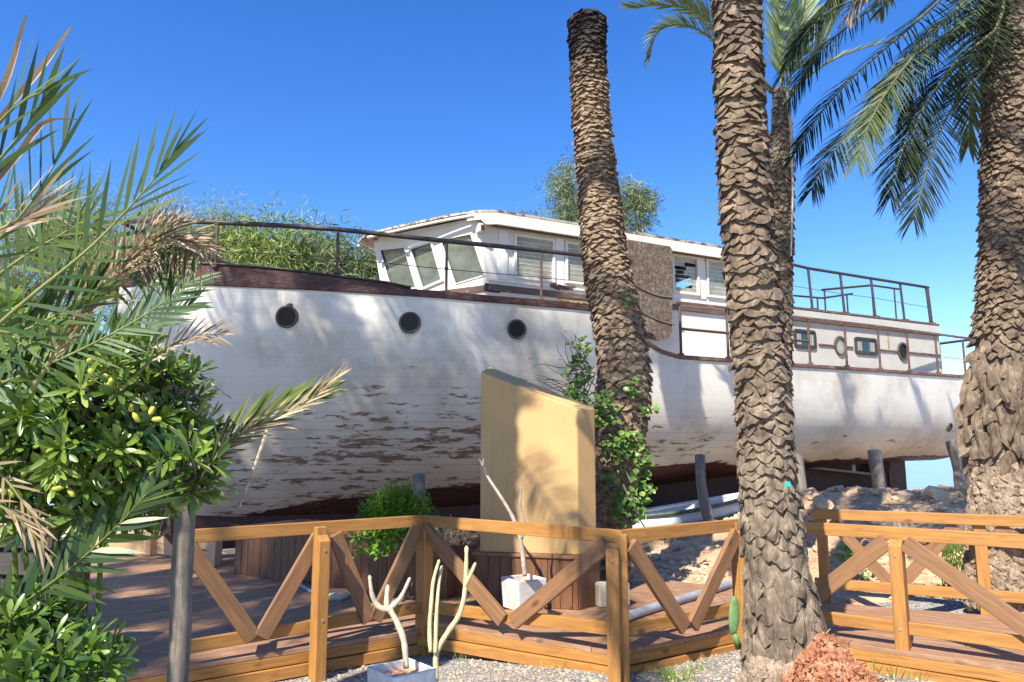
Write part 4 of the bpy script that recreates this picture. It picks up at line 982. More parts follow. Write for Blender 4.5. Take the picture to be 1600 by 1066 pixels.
stems('euphorbia', [(z6([(75, 1150), (75, 1000), (80, 900), (140, 790), (200, 700), (232, 590), (243, 430), (245, 318)]), .018, .012, .1), (z6([(235, 530), (262, 480), (293, 408)]), .014, .009, .0), (z6([(45, 900), (40, 760), (50, 620), (62, 500), (92, 392)]), .013, .009, .1), (z6([(72, 905), (78, 700), (92, 520), (108, 425)]), .013, .008, .15)], 4.75, 'stem_yellow', 'tall pale yellow bare stems rising from the gravel before the balustrade', 'succulent', atY(681, 1075, 4.75))
b = MB(); p = atY(820, 940, 6.9); b.box(V((p.x + .02, 6.9, DB_ + .05)), V((1, .2, 0)).normalized(), V((-.2, 1, 0)).normalized(), V((0, 0, 1)), 0.34, .26, .097); tag(b.build('wood_block', M['timber_brown'], bevel=.02), 'brown wood block on the deck under the white pot', 'block')
pot((p.x - .01, 6.9), .30, .18, .445, 32, 'square white pot on a brown block in front of the ochre slab')
stems('euphorbia', [([(820, 900), (817, 868), (813, 845), (811, 833)], .022, .02, 0), ([(812, 838), (801, 808), (781, 774), (762, 745), (753, 722)], .019, .008, .1), ([(815, 842), (819, 818), (813, 790), (815, 760)], .015, .006, -.1), ([(754, 728), (751, 722), (748, 717)], .008, .004, 0), ([(754, 728), (755, 722), (756, 717)], .007, .004, 0)], 6.9, 'stem_grey', 'bare forked grey stem growing in the pot before the ochre slab', 'succulent', atY(820, 900, 6.9))

# ------------------------------------------------------------------ palms
def scale(b, c, e, a, n, w_, h, prot, lip=0., pt=0.):
    k = ru(0, 30); base = len(b.v); rz = ru(-.38, .38); e2 = e * math.cos(rz) + a * math.sin(rz); a2 = a * math.cos(rz) - e * math.sin(rz)
    rows = 5; cols = 6; j1 = [ru(-.2, .2) for _ in range(cols)]; j2 = [ru(-.22, .22) for _ in range(cols)]; sk = ru(-.35, .35)
    for r_ in range(rows):
        for q in range(cols):
            u = -1 + 2 * q / (cols - 1); s = max(.06, 1 - abs(u + sk * (1 - u * u)) ** 1.6)
            if r_ == 0: y = -.36 * s + .1; o = -.75 * s
            else:
                f = (r_ - 1) / (rows - 2); y = lerp(-.5 * s + j2[q] * .45, .5 * s + pt * (1 - abs(u)) * 1.5 + j1[q] * .4, f)
                o = (1 - f) ** .55 * (.25 + .75 * s) * (1 + j1[q] * 1.5) + (lip * f * s) - .3 * f + ru(-.09, .09)
                if r_ == 1: o *= ru(.72, 1.0)
            p = c + e2 * (u * w_ * .5) + a2 * (y * h) + n * (o * prot); b.v.append(p); b.g.append((p.x, p.y, p.z + k))
    for r_ in range(rows - 1):
        for q in range(cols - 1): i = base + r_ * cols + q; b.f.append((i, i + 1, i + cols + 1, i + cols))
def curve_pts(pts, n):
    P = [V(p) for p in pts]; out = []
    seg = len(P) - 1
    for i in range(n + 1):
        t = i / n * seg; k = min(int(t), seg - 1); t -= k; p0, p1, p2, p3 = P[max(k - 1, 0)], P[k], P[k + 1], P[min(k + 2, seg)]
        out.append(.5 * ((2 * p1) + (p2 - p0) * t + (2 * p0 - 5 * p1 + 4 * p2 - p3) * t * t + (3 * p1 - 3 * p2 + p3 - p0) * t ** 3))
    return out
def palm_trunk(pts, rfun, wfun, hfun, pfun, mat, root, name='trunk', upz=None, lipk=0):
    C_ = curve_pts(pts, 160); b = MB()
    b.tube(C_[::4], [rfun(p.z) * .96 for p in C_[::4]], 20, True, .03)
    z = C_[0].z; row = 0
    while z < C_[-1].z:
        k = min(range(len(C_) - 1), key=lambda i: abs(C_[i].z - z)); c = C_[k]; ax = (C_[k + 1] - C_[k]).normalized(); r = rfun(z)
        wd = wfun(z); n = max(6, int(2 * math.pi * r / (wd * .80))); x0 = V((1, 0, 0)); e1 = (x0 - ax * x0.dot(ax)).normalized(); e2 = ax.cross(e1)
        for i in range(n):
            th = 2 * math.pi * (i + (row % 2) * .5 + ru(-.3, .3)) / n + row * .11; nn = e1 * math.cos(th) + e2 * math.sin(th); ee = ax.cross(nn)
            cc = c + ax * ru(-.5, .5) * hfun(z) + nn * (r * (ru(.93, .99) if upz is None or z > upz else ru(.93, 1.03)))
            if nn.y > .6 and c.y < 9: continue
            scale(b, cc, ee, ax, nn, wd * ru(.75, 1.35), hfun(z) * ru(1.3, 2.1), pfun(z) * ru(.5, 1.4), pt=0 if upz is None or z > upz else .5, lip=0 if upz is None or z > upz else lipk * min(1, (upz - z) / .4))
        z += hfun(z) * .82; row += 1
    o = b.build(name, mat); under(o, root); return o
def blade(b, p, d, wv, L, w_, droop, k, seg=3):
    base = len(b.v); d = d.copy(); q = p.copy()
    for i in range(seg):
        f = i / seg; hw = w_ * (.55 if i == 0 else (1 if i == 1 else .72)) * .5
        b.v += [q - wv * hw, q + wv * hw]; b.g += [(f, 0, k), (f, 1, k)]
        q = q + d * (L / seg); d = (d + V((0, 0, -droop))).normalized()
    b.v.append(q); b.g.append((1, .5, k))
    for i in range(seg - 1): a = base + 2 * i; b.f.append((a, a + 1, a + 3, a + 2))
    a = base + 2 * (seg - 1); b.f.append((a, a + 1, a + 2))
def frond(P, n, L, w_, up=V((0, 0, 1)), a0=62, a1=18, droop=.1, vee=.25, r0=.02, start=.12, jit=.12, kbase=.5, one=0, lmin=.45, tw=.6, mat='frond', name='frond', kr=.4, smat='stalk', sides=(-1, 1)):
    Cc = curve_pts(P, 40); b = MB(); m = len(Cc)
    for i in range(n):
        f = start + (1 - start) * (i + rnd() * .5) / n; x = f * (m - 1); k = min(int(x), m - 2); p = Cc[k].lerp(Cc[k + 1], x - k); T_ = (Cc[k + 1] - Cc[k]).normalized()
        S = T_.cross(up).normalized(); Nn = S.cross(T_).normalized()
        g = (f - start) / (1 - start); ang = R(lerp(a0, a1, g ** 1.3)); ll = L * lerp(lmin, 1, min(1, math.sin(math.pi * (.12 + .80 * g)) * 1.15)) * ru(.85, 1.1)
        for sgn in sides:
            A = ang + ru(-jit, jit); d = (T_ * math.cos(A) + S * (sgn * math.sin(A)) + Nn * (vee + ru(-jit, jit))).normalized()
            wv = d.cross(Nn).normalized(); q = ru(-tw, tw); wv = (wv * math.cos(q) + d.cross(wv) * math.sin(q)).normalized()
            blade(b, p, d, wv, ll, w_ * ru(.8, 1.15), droop * ru(.5, 1.6), min(1, max(0, kbase + ru(-kr, kr))))
    o = b.build(name, M[mat]); s = MB(); s.tube(Cc[::3], [lerp(r0, r0 * .15, i / (m / 3)) for i in range(len(Cc[::3]))], 6); s.build('rachis', M[smat], o, smooth=True)
    return o
def arc(L, e0, e1, n=6):
    x = z = 0; out = [V((0, 0, 0))]; K = 24
    for i in range(K):
        e = R(lerp(e0, e1, ((i + .5) / K) ** .9)); x += L / K * math.cos(e); z += L / K * math.sin(e)
        if (i + 1) % (K // n) == 0: out.append(V((x, 0, z)))
    return out
protos = [frond(arc(3.4, e0, e1), 72, .5, .034, droop=.12, mat='frond') for e0, e1 in ((75, 20), (60, -20), (45, -50), (28, -68), (8, -80), (-20, -86))]
protoR = []
def place_frond(pr, root, loc, az, tilt=0, s=1):
    c = pr.copy(); C.objects.link(c); c.parent = root; c.location = V(loc) - root.location; c.rotation_euler = (tilt, 0, az); c.scale = (s, s, s)
    for ch in pr.children: d = ch.copy(); C.objects.link(d); d.parent = c; d.matrix_parent_inverse = ch.matrix_parent_inverse.copy()
    return c
def crown(root, top, n, pr, s=1, azs=None):
    for i in range(n):
        place_frond(pr[i * len(pr) // n], root, V(top) + V((0, 0, ru(-.15, .15))), (i * 2.399 + ru(-.2, .2)) if azs is None else azs[i], ru(-.25, .25), s * ru(.88, 1.08))
# thick palm in front (P)
pP = empty('palm_tree', (1.78, 5.2, 0), label='thick shaggy palm trunk standing in front of the boat, red soil heaped at its foot', cat='palm')
PT = [atY(x, y, 5.2) for x, y in ((1250, 1110), (1222, 960), (1203, 800), (1190, 600), (1172, 400), (1158, 200), (1152, 40))]
PT += [PT[-1] + V((.05, -.02, 1.5)), PT[-1] + V((.1, -.1, 4.2))]
palm_trunk(PT, lambda z: interp(z, [0, .35, .8, 1.6, 3, 5, 9], [.33, .245, .19, .178, .176, .165, .155]), lambda z: interp(z, [0, 1.6, 2.6, 9], [.10, .11, .14, .15]), lambda z: interp(z, [0, 1.6, 2.6, 9], [.055, .055, .052, .050]), lambda z: interp(z, [0, 1.2, 2.2, 9], [.038, .034, .033, .034]), M['bark_p'], pP, upz=1.2, lipk=.35)
crown(pP, PT[-1], 18, protos)
# right edge palm (R)
pR = empty('palm_tree', (5.0, 7.4, 0), label='broad palm at the right edge with drooping fronds coloured as in shade and a skirt of matted roots', cat='palm')
RT = [atY(x, y, 7.4) for x, y in ((1580, 930), (1578, 800), (1578, 700), (1577, 600), (1580, 400), (1582, 200), (1582, 0))] + [V((5.5, 7.4, 7.3))]
palm_trunk(RT, lambda z: interp(z, [.2, 1, 1.5, 2.0, 2.6, 3.6, 5, 7], [.34, .34, .33, .36, .31, .285, .28, .275]), lambda z: interp(z, [0, 2.2, 2.9, 9], [.13, .13, .10, .10]), lambda z: interp(z, [0, 1.4, 2.4, 3, 9], [.05, .13, .09, .05, .05]), lambda z: interp(z, [0, 1.35, 1.5, 2.4, 3.2, 9], [.02, .02, .085, .065, .038, .036]), M['bark_p'], pR, upz=2.35, lipk=1.1)
top = V((5.5, 7.4, 7.25))
def rfr(px, Y0, Y1, **k):
    P = [atY(x, y, lerp(Y0, Y1, i / (len(px) - 1))) for i, (x, y) in enumerate(px)]; P = [top.lerp(P[0], .5)] + P
    under(frond(P, **{**dict(n=88, L=.44, w_=.0155, droop=.13, a0=60, a1=20, vee=-.12, jit=.1, mat='frond_shaded', kbase=.4, start=.1, r0=.022, smat='stalk_dark', up=V((0, -.35, 1))), **k}), pR)
rfr([(1540, -70), (1450, 18), (1335, 118), (1280, 180), (1244, 238)], 7.3, 6.9)
rfr([(1545, 0), (1440, 92), (1350, 180), (1300, 240), (1268, 296)], 7.2, 6.6)
rfr([(1540, -30), (1460, 50), (1395, 130), (1360, 190), (1340, 250)], 7.0, 6.2, mat='frond', kbase=.6)
rfr([(1550, 60), (1480, 118), (1428, 195), (1405, 250), (1391, 308)], 7.2, 6.8)
rfr([(1550, 90), (1500, 150), (1462, 220), (1442, 290), (1427, 343)], 7.1, 6.6, mat='frond_shaded', kbase=.2)
rfr([(1500, -100), (1390, -10), (1300, 62), (1262, 105), (1232, 160)], 7.6, 7.6)
rfr([(1430, -110), (1340, -40), (1280, 22), (1250, 60), (1222, 118)], 7.9, 8.0)
rfr([(1560, 20), (1470, 60), (1400, 110), (1370, 150), (1358, 200)], 7.4, 7.6)
rfr([(1580, -20), (1520, 40), (1465, 75), (1425, 140), (1412, 180)], 7.6, 7.9)
rfr([(1560, -30), (1500, 15), (1440, 60), (1400, 120), (1372, 190)], 7.5, 7.7)
rfr([(1560, 40), (1500, 90), (1455, 150), (1430, 200), (1420, 262)], 7.0, 6.9)
rfr([(1520, -90), (1440, -40), (1350, -5), (1290, 20), (1240, 75)], 6.7, 6.5, kbase=.55)
rfr([(1420, -60), (1370, -20), (1340, 5), (1325, 30)], 6.6, 6.5, mat='dry', L=.25, n=40, kbase=.2, w_=.012)
for i in range(10): place_frond(protos[i % 4], pR, top, R(5 + i * 9), 0, 1.1)
# matted roots of R and P
def mat_roots(root, c, rx, ry, rz, n, name='root_mass', mat='fibre', ps=.05):
    b = MB()
    for i in range(n):
        th = ru(0, 6.283); h = rnd(); r = 1 - .35 * h ** 1.5; p = V((c[0] + rx * r * math.cos(th), c[1] - abs(ry * r * math.sin(th)), c[2] + rz * h)); lump(b, p, ru(.4, 1.2) * ps, sq=(1.2, 1, 1.1))
        if rnd() < .35: q = p + V((ru(-.06, .06), -ru(.0, .05), ru(-.12, .02))); b.tube([p, (p + q) / 2 + V((ru(-.02, .02), -.02, 0)), q], .005, 4)
    o = b.build(name, M[mat]); under(o, root)
mat_roots(pR, (5.0, 7.45, .1), .57, .55, 1.42, 3600, ps=.062)
mat_roots(pP, (1.86, 5.12, -.12), .42, .36, .36, 1700, ps=.034)
# ivy clad palm (L)
pL = empty('palm_tree', (1.2, 8.7, 0), label='headless palm trunk with charred top and ivy round its base', cat='palm')
LT = [atY(x, y, Y) for x, y, Y in ((945, 900, 8.75), (950, 800, 8.75), (963, 700, 8.7), (975, 610, 8.65), (968, 520, 8.65), (948, 420, 8.7), (935, 300, 8.8), (922, 160, 8.9), (917, 30, 9.0))]
palm_trunk(LT, lambda z: interp(z, [0, 1, 2, 3, 4, 5.3, 6.6, 7.1, 7.3], [.28, .26, .31, .285, .26, .225, .215, .235, .2]), lambda z: .14, lambda z: interp(z, [0, 2.5, 3.5, 9], [.07, .06, .042, .04]), lambda z: .042, M['bark_l'], pL)
# slim palm behind P (T)
pT = empty('palm_tree', (3.3, 9, 0), label='slim young palm with upright pale fronds, hidden behind the thick trunk', cat='palm')
TT = [atY(x, y, 9) for x, y in ((1215, 900), (1216, 700), (1219, 500), (1221, 350), (1221, 220), (1219, 140))]
palm_trunk(TT, lambda z: interp(z, [0, 4, 5.2, 6], [.14, .13, .14, .09]), lambda z: .1, lambda z: .055, lambda z: .035, M['bark_r'], pT)
def tf(px, dys, **k): return under(frond([atY(x, y, 9 + d) for (x, y), d in zip(px, dys)], **{**dict(n=75, L=.42, w_=.028, mat='frond_pale', jit=.15, droop=.08), **k}), pT)
tf([(1221, 150), (1219, 80), (1217, 0), (1212, -90)], [0, .05, .2, .5], up=V((0, -1, .3)), a0=32, a1=15, L=.5, start=.15)
tf([(1228, 150), (1242, 90), (1256, 20), (1280, -60)], [0, .1, .2, .5], up=V((0, -1, .3)), a0=32, a1=15, L=.5, start=.2)
tf([(1205, 140), (1140, 60), (1070, 12), (985, 12)], [0, -.1, -.2, -.2], L=.36, a0=45)
tf([(1205, 145), (1150, 90), (1080, 42), (1030, 48), (1015, 92)], [0, .1, .2, .2, .2], L=.32, a0=45)
tf([(1232, 145), (1290, 100), (1350, 75), (1430, 55)], [0, .1, .3, .6], L=.22, n=30, a0=40)
tf([(1236, 150), (1270, 100), (1300, 30), (1325, -40)], [0, -.1, -.3, -.6], L=.35, a0=40)
b = MB(); k_ = [atY(x, y, 8.75) for x, y in ((1230, 140), (1236, 200), (1239, 300), (1236, 400))]; b.tube(k_, [.02, .02, .014, .008], 6); under(b.build('dead_leafstalk', M['twig_pale']), pT)
tg = MB(); c = atY(1231, 757, 4.93); tg.box(c, V((1, 0, 0)), V((0, 1, 0)), V((0, 0, 1)), .035, .008, .035); tag(tg.build('tag_disc', M['teal'], bevel=.008), 'small teal tag pinned to the thick palm trunk', 'tag')
# palms left of and behind the viewpoint, whose crowns shade the bow and the deck
SH = [((-8.5, 3.1), 10.8), ((-6.2, 2.8), 11.2), ((-4.9, 2.7), 11.4), ((-9.9, -2.2), 10.6), ((-8.6, -.5), 11.0), ((-10.4, 5.6), 10), ((-3.2, 2.5), 7.9)]
NF = [15, 15, 11, 17, 17, 14, 4]
lab = ['farthest left', 'second', 'nearest the camera', 'rear left', 'rear middle', 'outermost', 'lowest']
trunk_src = None
for i, ((x, y), h) in enumerate(SH):
    r_ = empty('palm_tree', (x, y, 0), label='tall palm outside the left of the picture, the ' + lab[i] + ' one shading the bow', cat='palm', group='palms left of the view')
    if trunk_src is None: trunk_src = palm_trunk([V((x, y, 0)), V((x, y, 4)), V((x + .1, y, 8)), V((x + .1, y, h))], lambda z: .22, lambda z: .2, lambda z: .12, lambda z: .05, M['bark_r'], r_)
    else: c = trunk_src.copy(); C.objects.link(c); c.parent = r_; c.matrix_parent_inverse = trunk_src.matrix_parent_inverse.copy()
    crown(r_, (x + .1, y, h), NF[i], protos, 1.05)
for p in protos + protoR:
    for c in list(p.children): bpy.data.objects.remove(c)
    bpy.data.objects.remove(p)

# red soil heap at the foot of the thick palm
b = MB(); nx = 46
for j in range(nx + 1):
    for i in range(nx + 1):
        x = lerp(1.0, 2.6, i / nx); y = lerp(4.05, 5.5, j / nx); d = math.hypot((x - 1.98) / .54, (y - 4.92) / .64) * (1 + .25 * noise.noise(V((x * 3, y * 3, 5))))
        h = .54 * max(0, 1 - d ** 1.1) + .05 * noise.noise(V((x * 7, y * 7, 0))) * (d < 1.15) + .02 * noise.noise(V((x * 25, y * 25, 0))); z = gz(x, y) + max(-.06, h - .03 if d < 1.1 else -.06); b.v.append(V((x, y, z))); b.g.append((x, y, z))
for j in range(nx):
    for i in range(nx): a = j * (nx + 1) + i; b.f.append((a, a + 1, a + nx + 2, a + nx + 1))
tag(b.build('red_soil_mound', M['redsoil'], smooth=True), kind='structure')
b = MB()
for i in range(2600):
    a = ru(0, 6.28); d = rnd() ** .6 * .66; x = 1.98 + .84 * d * math.cos(a); y = 4.92 - abs(d * math.sin(a)); h = .54 * max(0, 1 - (d * (1 + .25 * noise.noise(V((x * 3, y * 3, 5)))) / .66) ** 1.1)
    p = V((x, y, gz(x, y) + h - .01))
    if rnd() < .86: lump(b, p, ru(.004, .02) * (1 if rnd() < .95 else 2))
    else: q = p + V((ru(-.06, .06), ru(-.06, .02), ru(-.01, .05))); b.tube([p, q], .0035, 3)
tag(b.build('root_debris', M['redsoil2']), kind='stuff', label='crumbs of red soil and root fibre on the heap under the palm')

# ivy on L -------------------------------------------------------------------
def ileaf(b, p, d, up, L, W, k):        # pointed oval / lobed leaf, folded a little
    d = d.normalized(); s = d.cross(up).normalized(); n = s.cross(d); base = len(b.v)
    prof = [(0, 0), (.25, .42), (.55, .5), (.8, .3), (1, 0)]
    b.v += [p, p + d * L * .55 + n * L * -.06, p + d * L]; b.g += [(0, 0, k)] * 3
    for sg in (-1, 1):
        for f, q in prof[1:4]: b.v.append(p + d * (f * L) + s * (sg * q * W) + n * (.12 * W)); b.g.append((f, sg, k))
    b.f += [(base, base + 1, base + 4, base + 3), (base + 1, base + 2, base + 5, base + 4), (base, base + 6, base + 7, base + 1), (base + 1, base + 7, base + 8, base + 2)]
def rdir(): 
    while True:
        v = V((ru(-1, 1), ru(-1, 1), ru(-1, 1)))
        if .1 < v.length < 1: return v.normalized()
ivy = empty('ivy_plant', (1.3, 8.3, 0), label='trailing ivy hanging down the headless palm trunk', cat='ivy')
b = MB()
for (px, py, rx, ry, n) in ((905, 545, 16, 22, 26), (900, 590, 22, 30, 55), (930, 625, 25, 18, 40), (985, 600, 14, 20, 16), (950, 650, 22, 18, 50), (985, 690, 20, 22, 60), (1005, 715, 14, 14, 26), (965, 700, 22, 20, 40), (965, 780, 18, 20, 34), (985, 800, 22, 18, 50), (1003, 770, 18, 18, 45), (1012, 640, 16, 8, 14), (983, 470, 8, 12, 8), (950, 745, 15, 14, 14), (890, 620, 16, 14, 26), (1000, 740, 14, 12, 16)):
    for i in range(n):
        a = ru(0, 6.28); q = rnd() ** .5; p = atY(px + rx * q * math.cos(a), py + ry * q * math.sin(a), 8.28 + ru(-.14, .1)); d = (V((ru(-1, 1), -.6, ru(-1.1, .2)))).normalized()
        ileaf(b, p, d, V((ru(-.3, .3), -1, .6)), ru(.05, .09), ru(.045, .08), rnd())
under(b.build('leaves', M['ivy']), ivy)
b = MB()
for i in range(34):
    px, py = (ru(885, 940), ru(520, 600)) if i < 16 else (ru(935, 1000), ru(640, 800)); q = [atY(px, py, 8.3)]
    for k in range(7): q.append(q[-1] + V((ru(-.09, .09), ru(-.04, .04), ru(-.13, .03))))
    b.tube(q, ru(.004, .009), 5)
for i in range(12):
    q = [atY(ru(885, 915), ru(560, 625), 8.3)]; d = V((-1, ru(-.3, .2), ru(-.5, .7))).normalized()
    for k in range(5): d = (d + rdir() * .45).normalized(); q.append(q[-1] + d * .09)
    b.tube(q, [.007, .006, .005, .004, .003, .002], 4)
under(b.build('stems', M['twig']), ivy)

# ------------------------------------------------------------------ shrubs
def rosette(b, p, ax, n, L, W, k0, spread=1.):
    ax = ax.normalized(); s = ax.cross(V((.3, .2, 1))).normalized(); t = ax.cross(s)
    for i in range(n):
        th = i * 2.399 + ru(-.3, .3); el = ru(.25, 1.2) * spread; d = (ax * math.cos(el) + (s * math.cos(th) + t * math.sin(th)) * math.sin(el)); obl(b, p + d * .01, d, ax, L * ru(.7, 1.1), W * ru(.85, 1.1), min(1, max(0, k0 + ru(-.22, .22))))
def obl(b, p, d, up, L, W, k):           # obovate leaf
    d = d.normalized(); s = d.cross(up); s = s.normalized() if s.length > .01 else V((1, 0, 0)); n = s.cross(d); base = len(b.v); st = [(0, .08), (.35, .55), (.7, 1), (.92, .6), (1.0, .1)]
    for f, q in st:
        c = p + d * (L * f) - n * (L * .16 * f * f)
        b.v += [c - s * (q * W * .5) + n * (.10 * W * q), c, c + s * (q * W * .5) + n * (.10 * W * q)]; b.g += [(f, -1, k), (f, 0, k), (f, 1, k)]
    for i in range(len(st) - 1):
        a = base + 3 * i; b.f += [(a, a + 1, a + 4, a + 3), (a + 1, a + 2, a + 5, a + 4)]
def shrub(root, blobs, n_, L, W, mat, dens, outdir=V((.25, -.8, .6)), kb=.56):
    b = MB(); tw = MB(); cen = V(root.location) + V((0, 0, .5))
    for (px, py, rx, ry, Y, ry_) in blobs:
        c = atY(px, py, Y); r1 = rx / F_ * Y; r2 = ry / F_ * Y
        for i in range(int(dens * rx * ry / 900)):
            v = rdir(); q = rnd() ** .35; p = c + V((v.x * r1 * q, v.y * ry_ * q, v.z * r2 * q)); ax = (v + outdir * .8 + rdir() * .4).normalized()
            rosette(b, p, ax, n_, L, W, kb + ru(-.25, .25)); e = p - ax * ru(.08, .2) + V((0, .05, -.05)); tw.tube([e, (e + p) / 2 + rdir() * .01, p], [.006, .005, .004], 5)
            if rnd() < .22: m = c + V((0, .1, -.1)); tw.tube([m, m.lerp(e, .5) + rdir() * .05, e], [.012, .009, .006], 5)
    under(b.build('leaves', M[mat], smooth=True), root); under(tw.build('twigs', M['twig']), root)
sh1 = empty('shrub', (-2.2, 3.2, -.2), label='glossy dark green shrub with yellow green pods in the left foreground', cat='shrub')
shrub(sh1, [(60, 610, 90, 75, 3.0, .35), (180, 610, 90, 62, 3.1, .35), (250, 650, 62, 58, 3.2, .3), (40, 720, 90, 75, 3.1, .35), (160, 700, 90, 70, 3.1, .35), (240, 740, 75, 50, 3.3, .3), (290, 735, 42, 34, 3.1, .2), (80, 790, 90, 40, 3.2, .3), (190, 790, 60, 36, 3.2, .3), (130, 545, 80, 40, 3.1, .3), (275, 600, 28, 24, 3.1, .2), (40, 545, 60, 40, 3.1, .3), (305, 690, 14, 12, 3.1, .1), (225, 545, 22, 16, 3.0, .1), (20, 500, 20, 20, 3.0, .1), (250, 790, 26, 12, 3.1, .1), (318, 725, 12, 8, 3.0, .05)], 11, .11, .022, 'shrub', 9.5)
for cx, cy, n in ((150, 580, 9), (215, 645, 5), (20, 755, 3), (170, 590, 3), (95, 745, 2)):
    for i in range(n):
        b = MB(); p = atY(cx + ru(-22, 22), cy + ru(-18, 18), 2.78 + ru(0, .1)); d = (rdir() + V((0, -.3, -.5))).normalized(); b.tube([p, p + d * .012, p + d * .035, p + d * .045], [.002, .010, .011, .002], 7)
        under(b.build('seed_pod', M['pod'], smooth=True), sh1)
sh2 = empty('shrub', (-1.9, 2.9, -.2), label='low shaded shrub in the bottom left corner', cat='shrub')
shrub(sh2, [(30, 1010, 70, 60, 2.9, .25), (100, 1030, 60, 50, 2.9, .25), (150, 1030, 45, 28, 2.9, .15), (20, 960, 40, 25, 3, .2), (60, 1080, 90, 50, 2.8, .2)], 10, .09, .021, 'shrub', 11, kb=.35)
# basil-like bush on the planter
bs_ = empty('bush', (atY(620, 850, 8.15).x, 8.15, .6), label='bright green leafy bush on top of the dark planter', cat='bush')
b = MB(); tw = MB(); c = atY(620, 850, 8.15)
for i in range(520):
    th = ru(-1.3, 1.3); ph = ru(-1, 1); d = V((math.sin(th), -abs(math.cos(ph)) * .55 + ru(-.2, .5), math.cos(th) * .95 + .05)).normalized(); hgt = ru(.62, 1.0); R0 = .60 * (1 + .1 * math.sin(5 * th))
    tip = c + V((d.x * .56, d.y * .45, max(.08, d.z) * .70)) * hgt * (.92 if abs(d.x) > .7 else 1); base = c + V((d.x * .15, d.y * .12, .02)); tw.tube([base, tip], [.004, .002], 4)
    for k in range(15):
        p = base.lerp(tip, .35 + .65 * k / 14); a = k * 2.4; e = (V((math.cos(a), math.sin(a), .35)) + d * .3).normalized(); sz = lerp(.075, .03, (k / 14) ** 1.4) * ru(.8, 1.2); ileaf(b, p, e, V((ru(-.2, .2), ru(-.2, .2), 1)), sz, sz * .62, ru(.2, 1))
for i in range(500):
    p = c + V((ru(-.42, .42), ru(-.45, .1), ru(-.10, .22))); ileaf(b, p, (rdir() + V((0, -.5, 0))), V((0, -.3, 1)), ru(.05, .08), ru(.03, .05), ru(.3, 1))
under(b.build('leaves', M['basil']), bs_); under(tw.build('stems', M['stalk']), bs_)
# tangled dead stalks on the planter between bush and slab
b = MB()
for i in range(40):
    q = [atY(ru(690, 745), 852, 7.75)]; d = V((ru(-.5, .5), ru(-.3, .3), 1))
    for k in range(4): d = (d + rdir() * .5).normalized(); q.append(q[-1] + d * ru(.03, .10))
    b.tube(q, .004, 4)
tag(b.build('dry_stalks', M['twig']), 'thin dry stalks standing on the planter beside the bush', 'dead plant')

# near palm fronds at the left ----------------------------------------------
np_ = empty('young_palm', (-2.4, 2.4, -.2), label='young palm filling the left foreground with green and dry fronds', cat='palm')
def nf(px, Ys, **k):
    f_ = .72 if max(Ys) < 2.75 else 1
    if f_ < 1: Ys = [y * f_ for y in Ys]; k['L'] = k.get('L', .42) * f_; k['w_'] = k.get('w_', .02) * f_; k['r0'] = .006
    P = [atY(x, y, Y) for (x, y), Y in zip(px, Ys)]; return under(frond(P, **{**dict(n=34, L=.42, w_=.02, mat='frond_near', droop=.05, jit=.1, tw=.5, r0=.008), **k}), np_)
fu = V((0, -1, .15))
nf([(-60, 560), (40, 470), (140, 388), (215, 310), (272, 240)], [2.5] * 5, up=fu, L=.31, a0=60, a1=6, n=17, vee=.12, start=.0, kbase=.5, w_=.017)
nf([(-90, 440), (0, 372), (60, 300), (105, 215)], [2.2, 2.2, 2.2, 2.25], up=fu, L=.28, a0=40, a1=8, n=9, start=0, w_=.014, kbase=.4)
nf([(-150, 430), (-60, 320), (20, 225), (70, 165)], [2.0] * 4, up=fu, L=.27, a0=26, a1=8, n=7, start=.2, w_=.018, kbase=.3)
nf([(-150, 360), (-60, 260), (20, 170), (75, 140)], [1.9] * 4, up=fu, L=.24, a0=24, a1=8, n=4, start=.2, w_=.012, mat='frond_near', kbase=.75)
nf([(-80, 420), (-20, 370), (30, 345), (60, 330)], [2.02] * 4, up=fu, L=.22, a0=24, a1=8, n=6, start=.2, w_=.012, mat='dry', kbase=.5)
for q in ([(-10, 170), (15, 110), (40, 22)], [(-10, 195), (45, 130), (80, 85), (111, 40)], [(-10, 290), (30, 240), (70, 190), (122, 186)]):
    b = MB(); c_ = curve_pts([atY(x, y, 1.5) for x, y in q], 8); k_ = ru(.2, .6)
    for i_, p_ in enumerate(c_): h_ = .008 * math.sin(math.pi * min(1, .12 + .88 * i_ / 8)) ; b.v += [p_ + V((h_, 0, -h_ * .4)), p_ + V((0, .006, 0)), p_ + V((-h_, 0, h_ * .4))]; b.g += [(0, 0, k_ + .5 * i_ / 8)] * 3
    for i_ in range(8):
        for j_ in (0, 1): a_ = i_ * 3 + j_; b.f.append((a_, a_ + 1, a_ + 4, a_ + 3))
    under(b.build('leaflet', M['dry']), np_)
nf([(-60, 620), (40, 585), (140, 540), (230, 490), (300, 437)], [2.8] * 5, up=fu, L=.23, a0=58, a1=22, n=34, start=0, vee=.1, mat='frond_blue', w_=.015)
nf([(-40, 700), (60, 640), (160, 570), (250, 500), (300, 475)], [3.0] * 5, up=fu, L=.20, a0=50, a1=20, n=30, start=0, mat='frond_blue', w_=.014, kbase=.4)
nf([(-30, 450), (40, 400), (90, 370), (140, 340)], [2.7] * 4, up=fu, L=.28, a0=60, a1=20, n=15, start=0, w_=.018, kbase=.6)
nf([(-60, 350), (0, 330), (60, 330), (110, 320)], [2.9] * 4, up=fu, L=.2, a0=60, a1=25, n=20, start=0, w_=.014, mat='frond_blue')
nf([(-60, 500), (20, 520), (90, 490), (150, 450)], [2.6] * 4, up=fu, L=.27, a0=48, a1=15, n=18, start=0, w_=.018, kbase=.35)
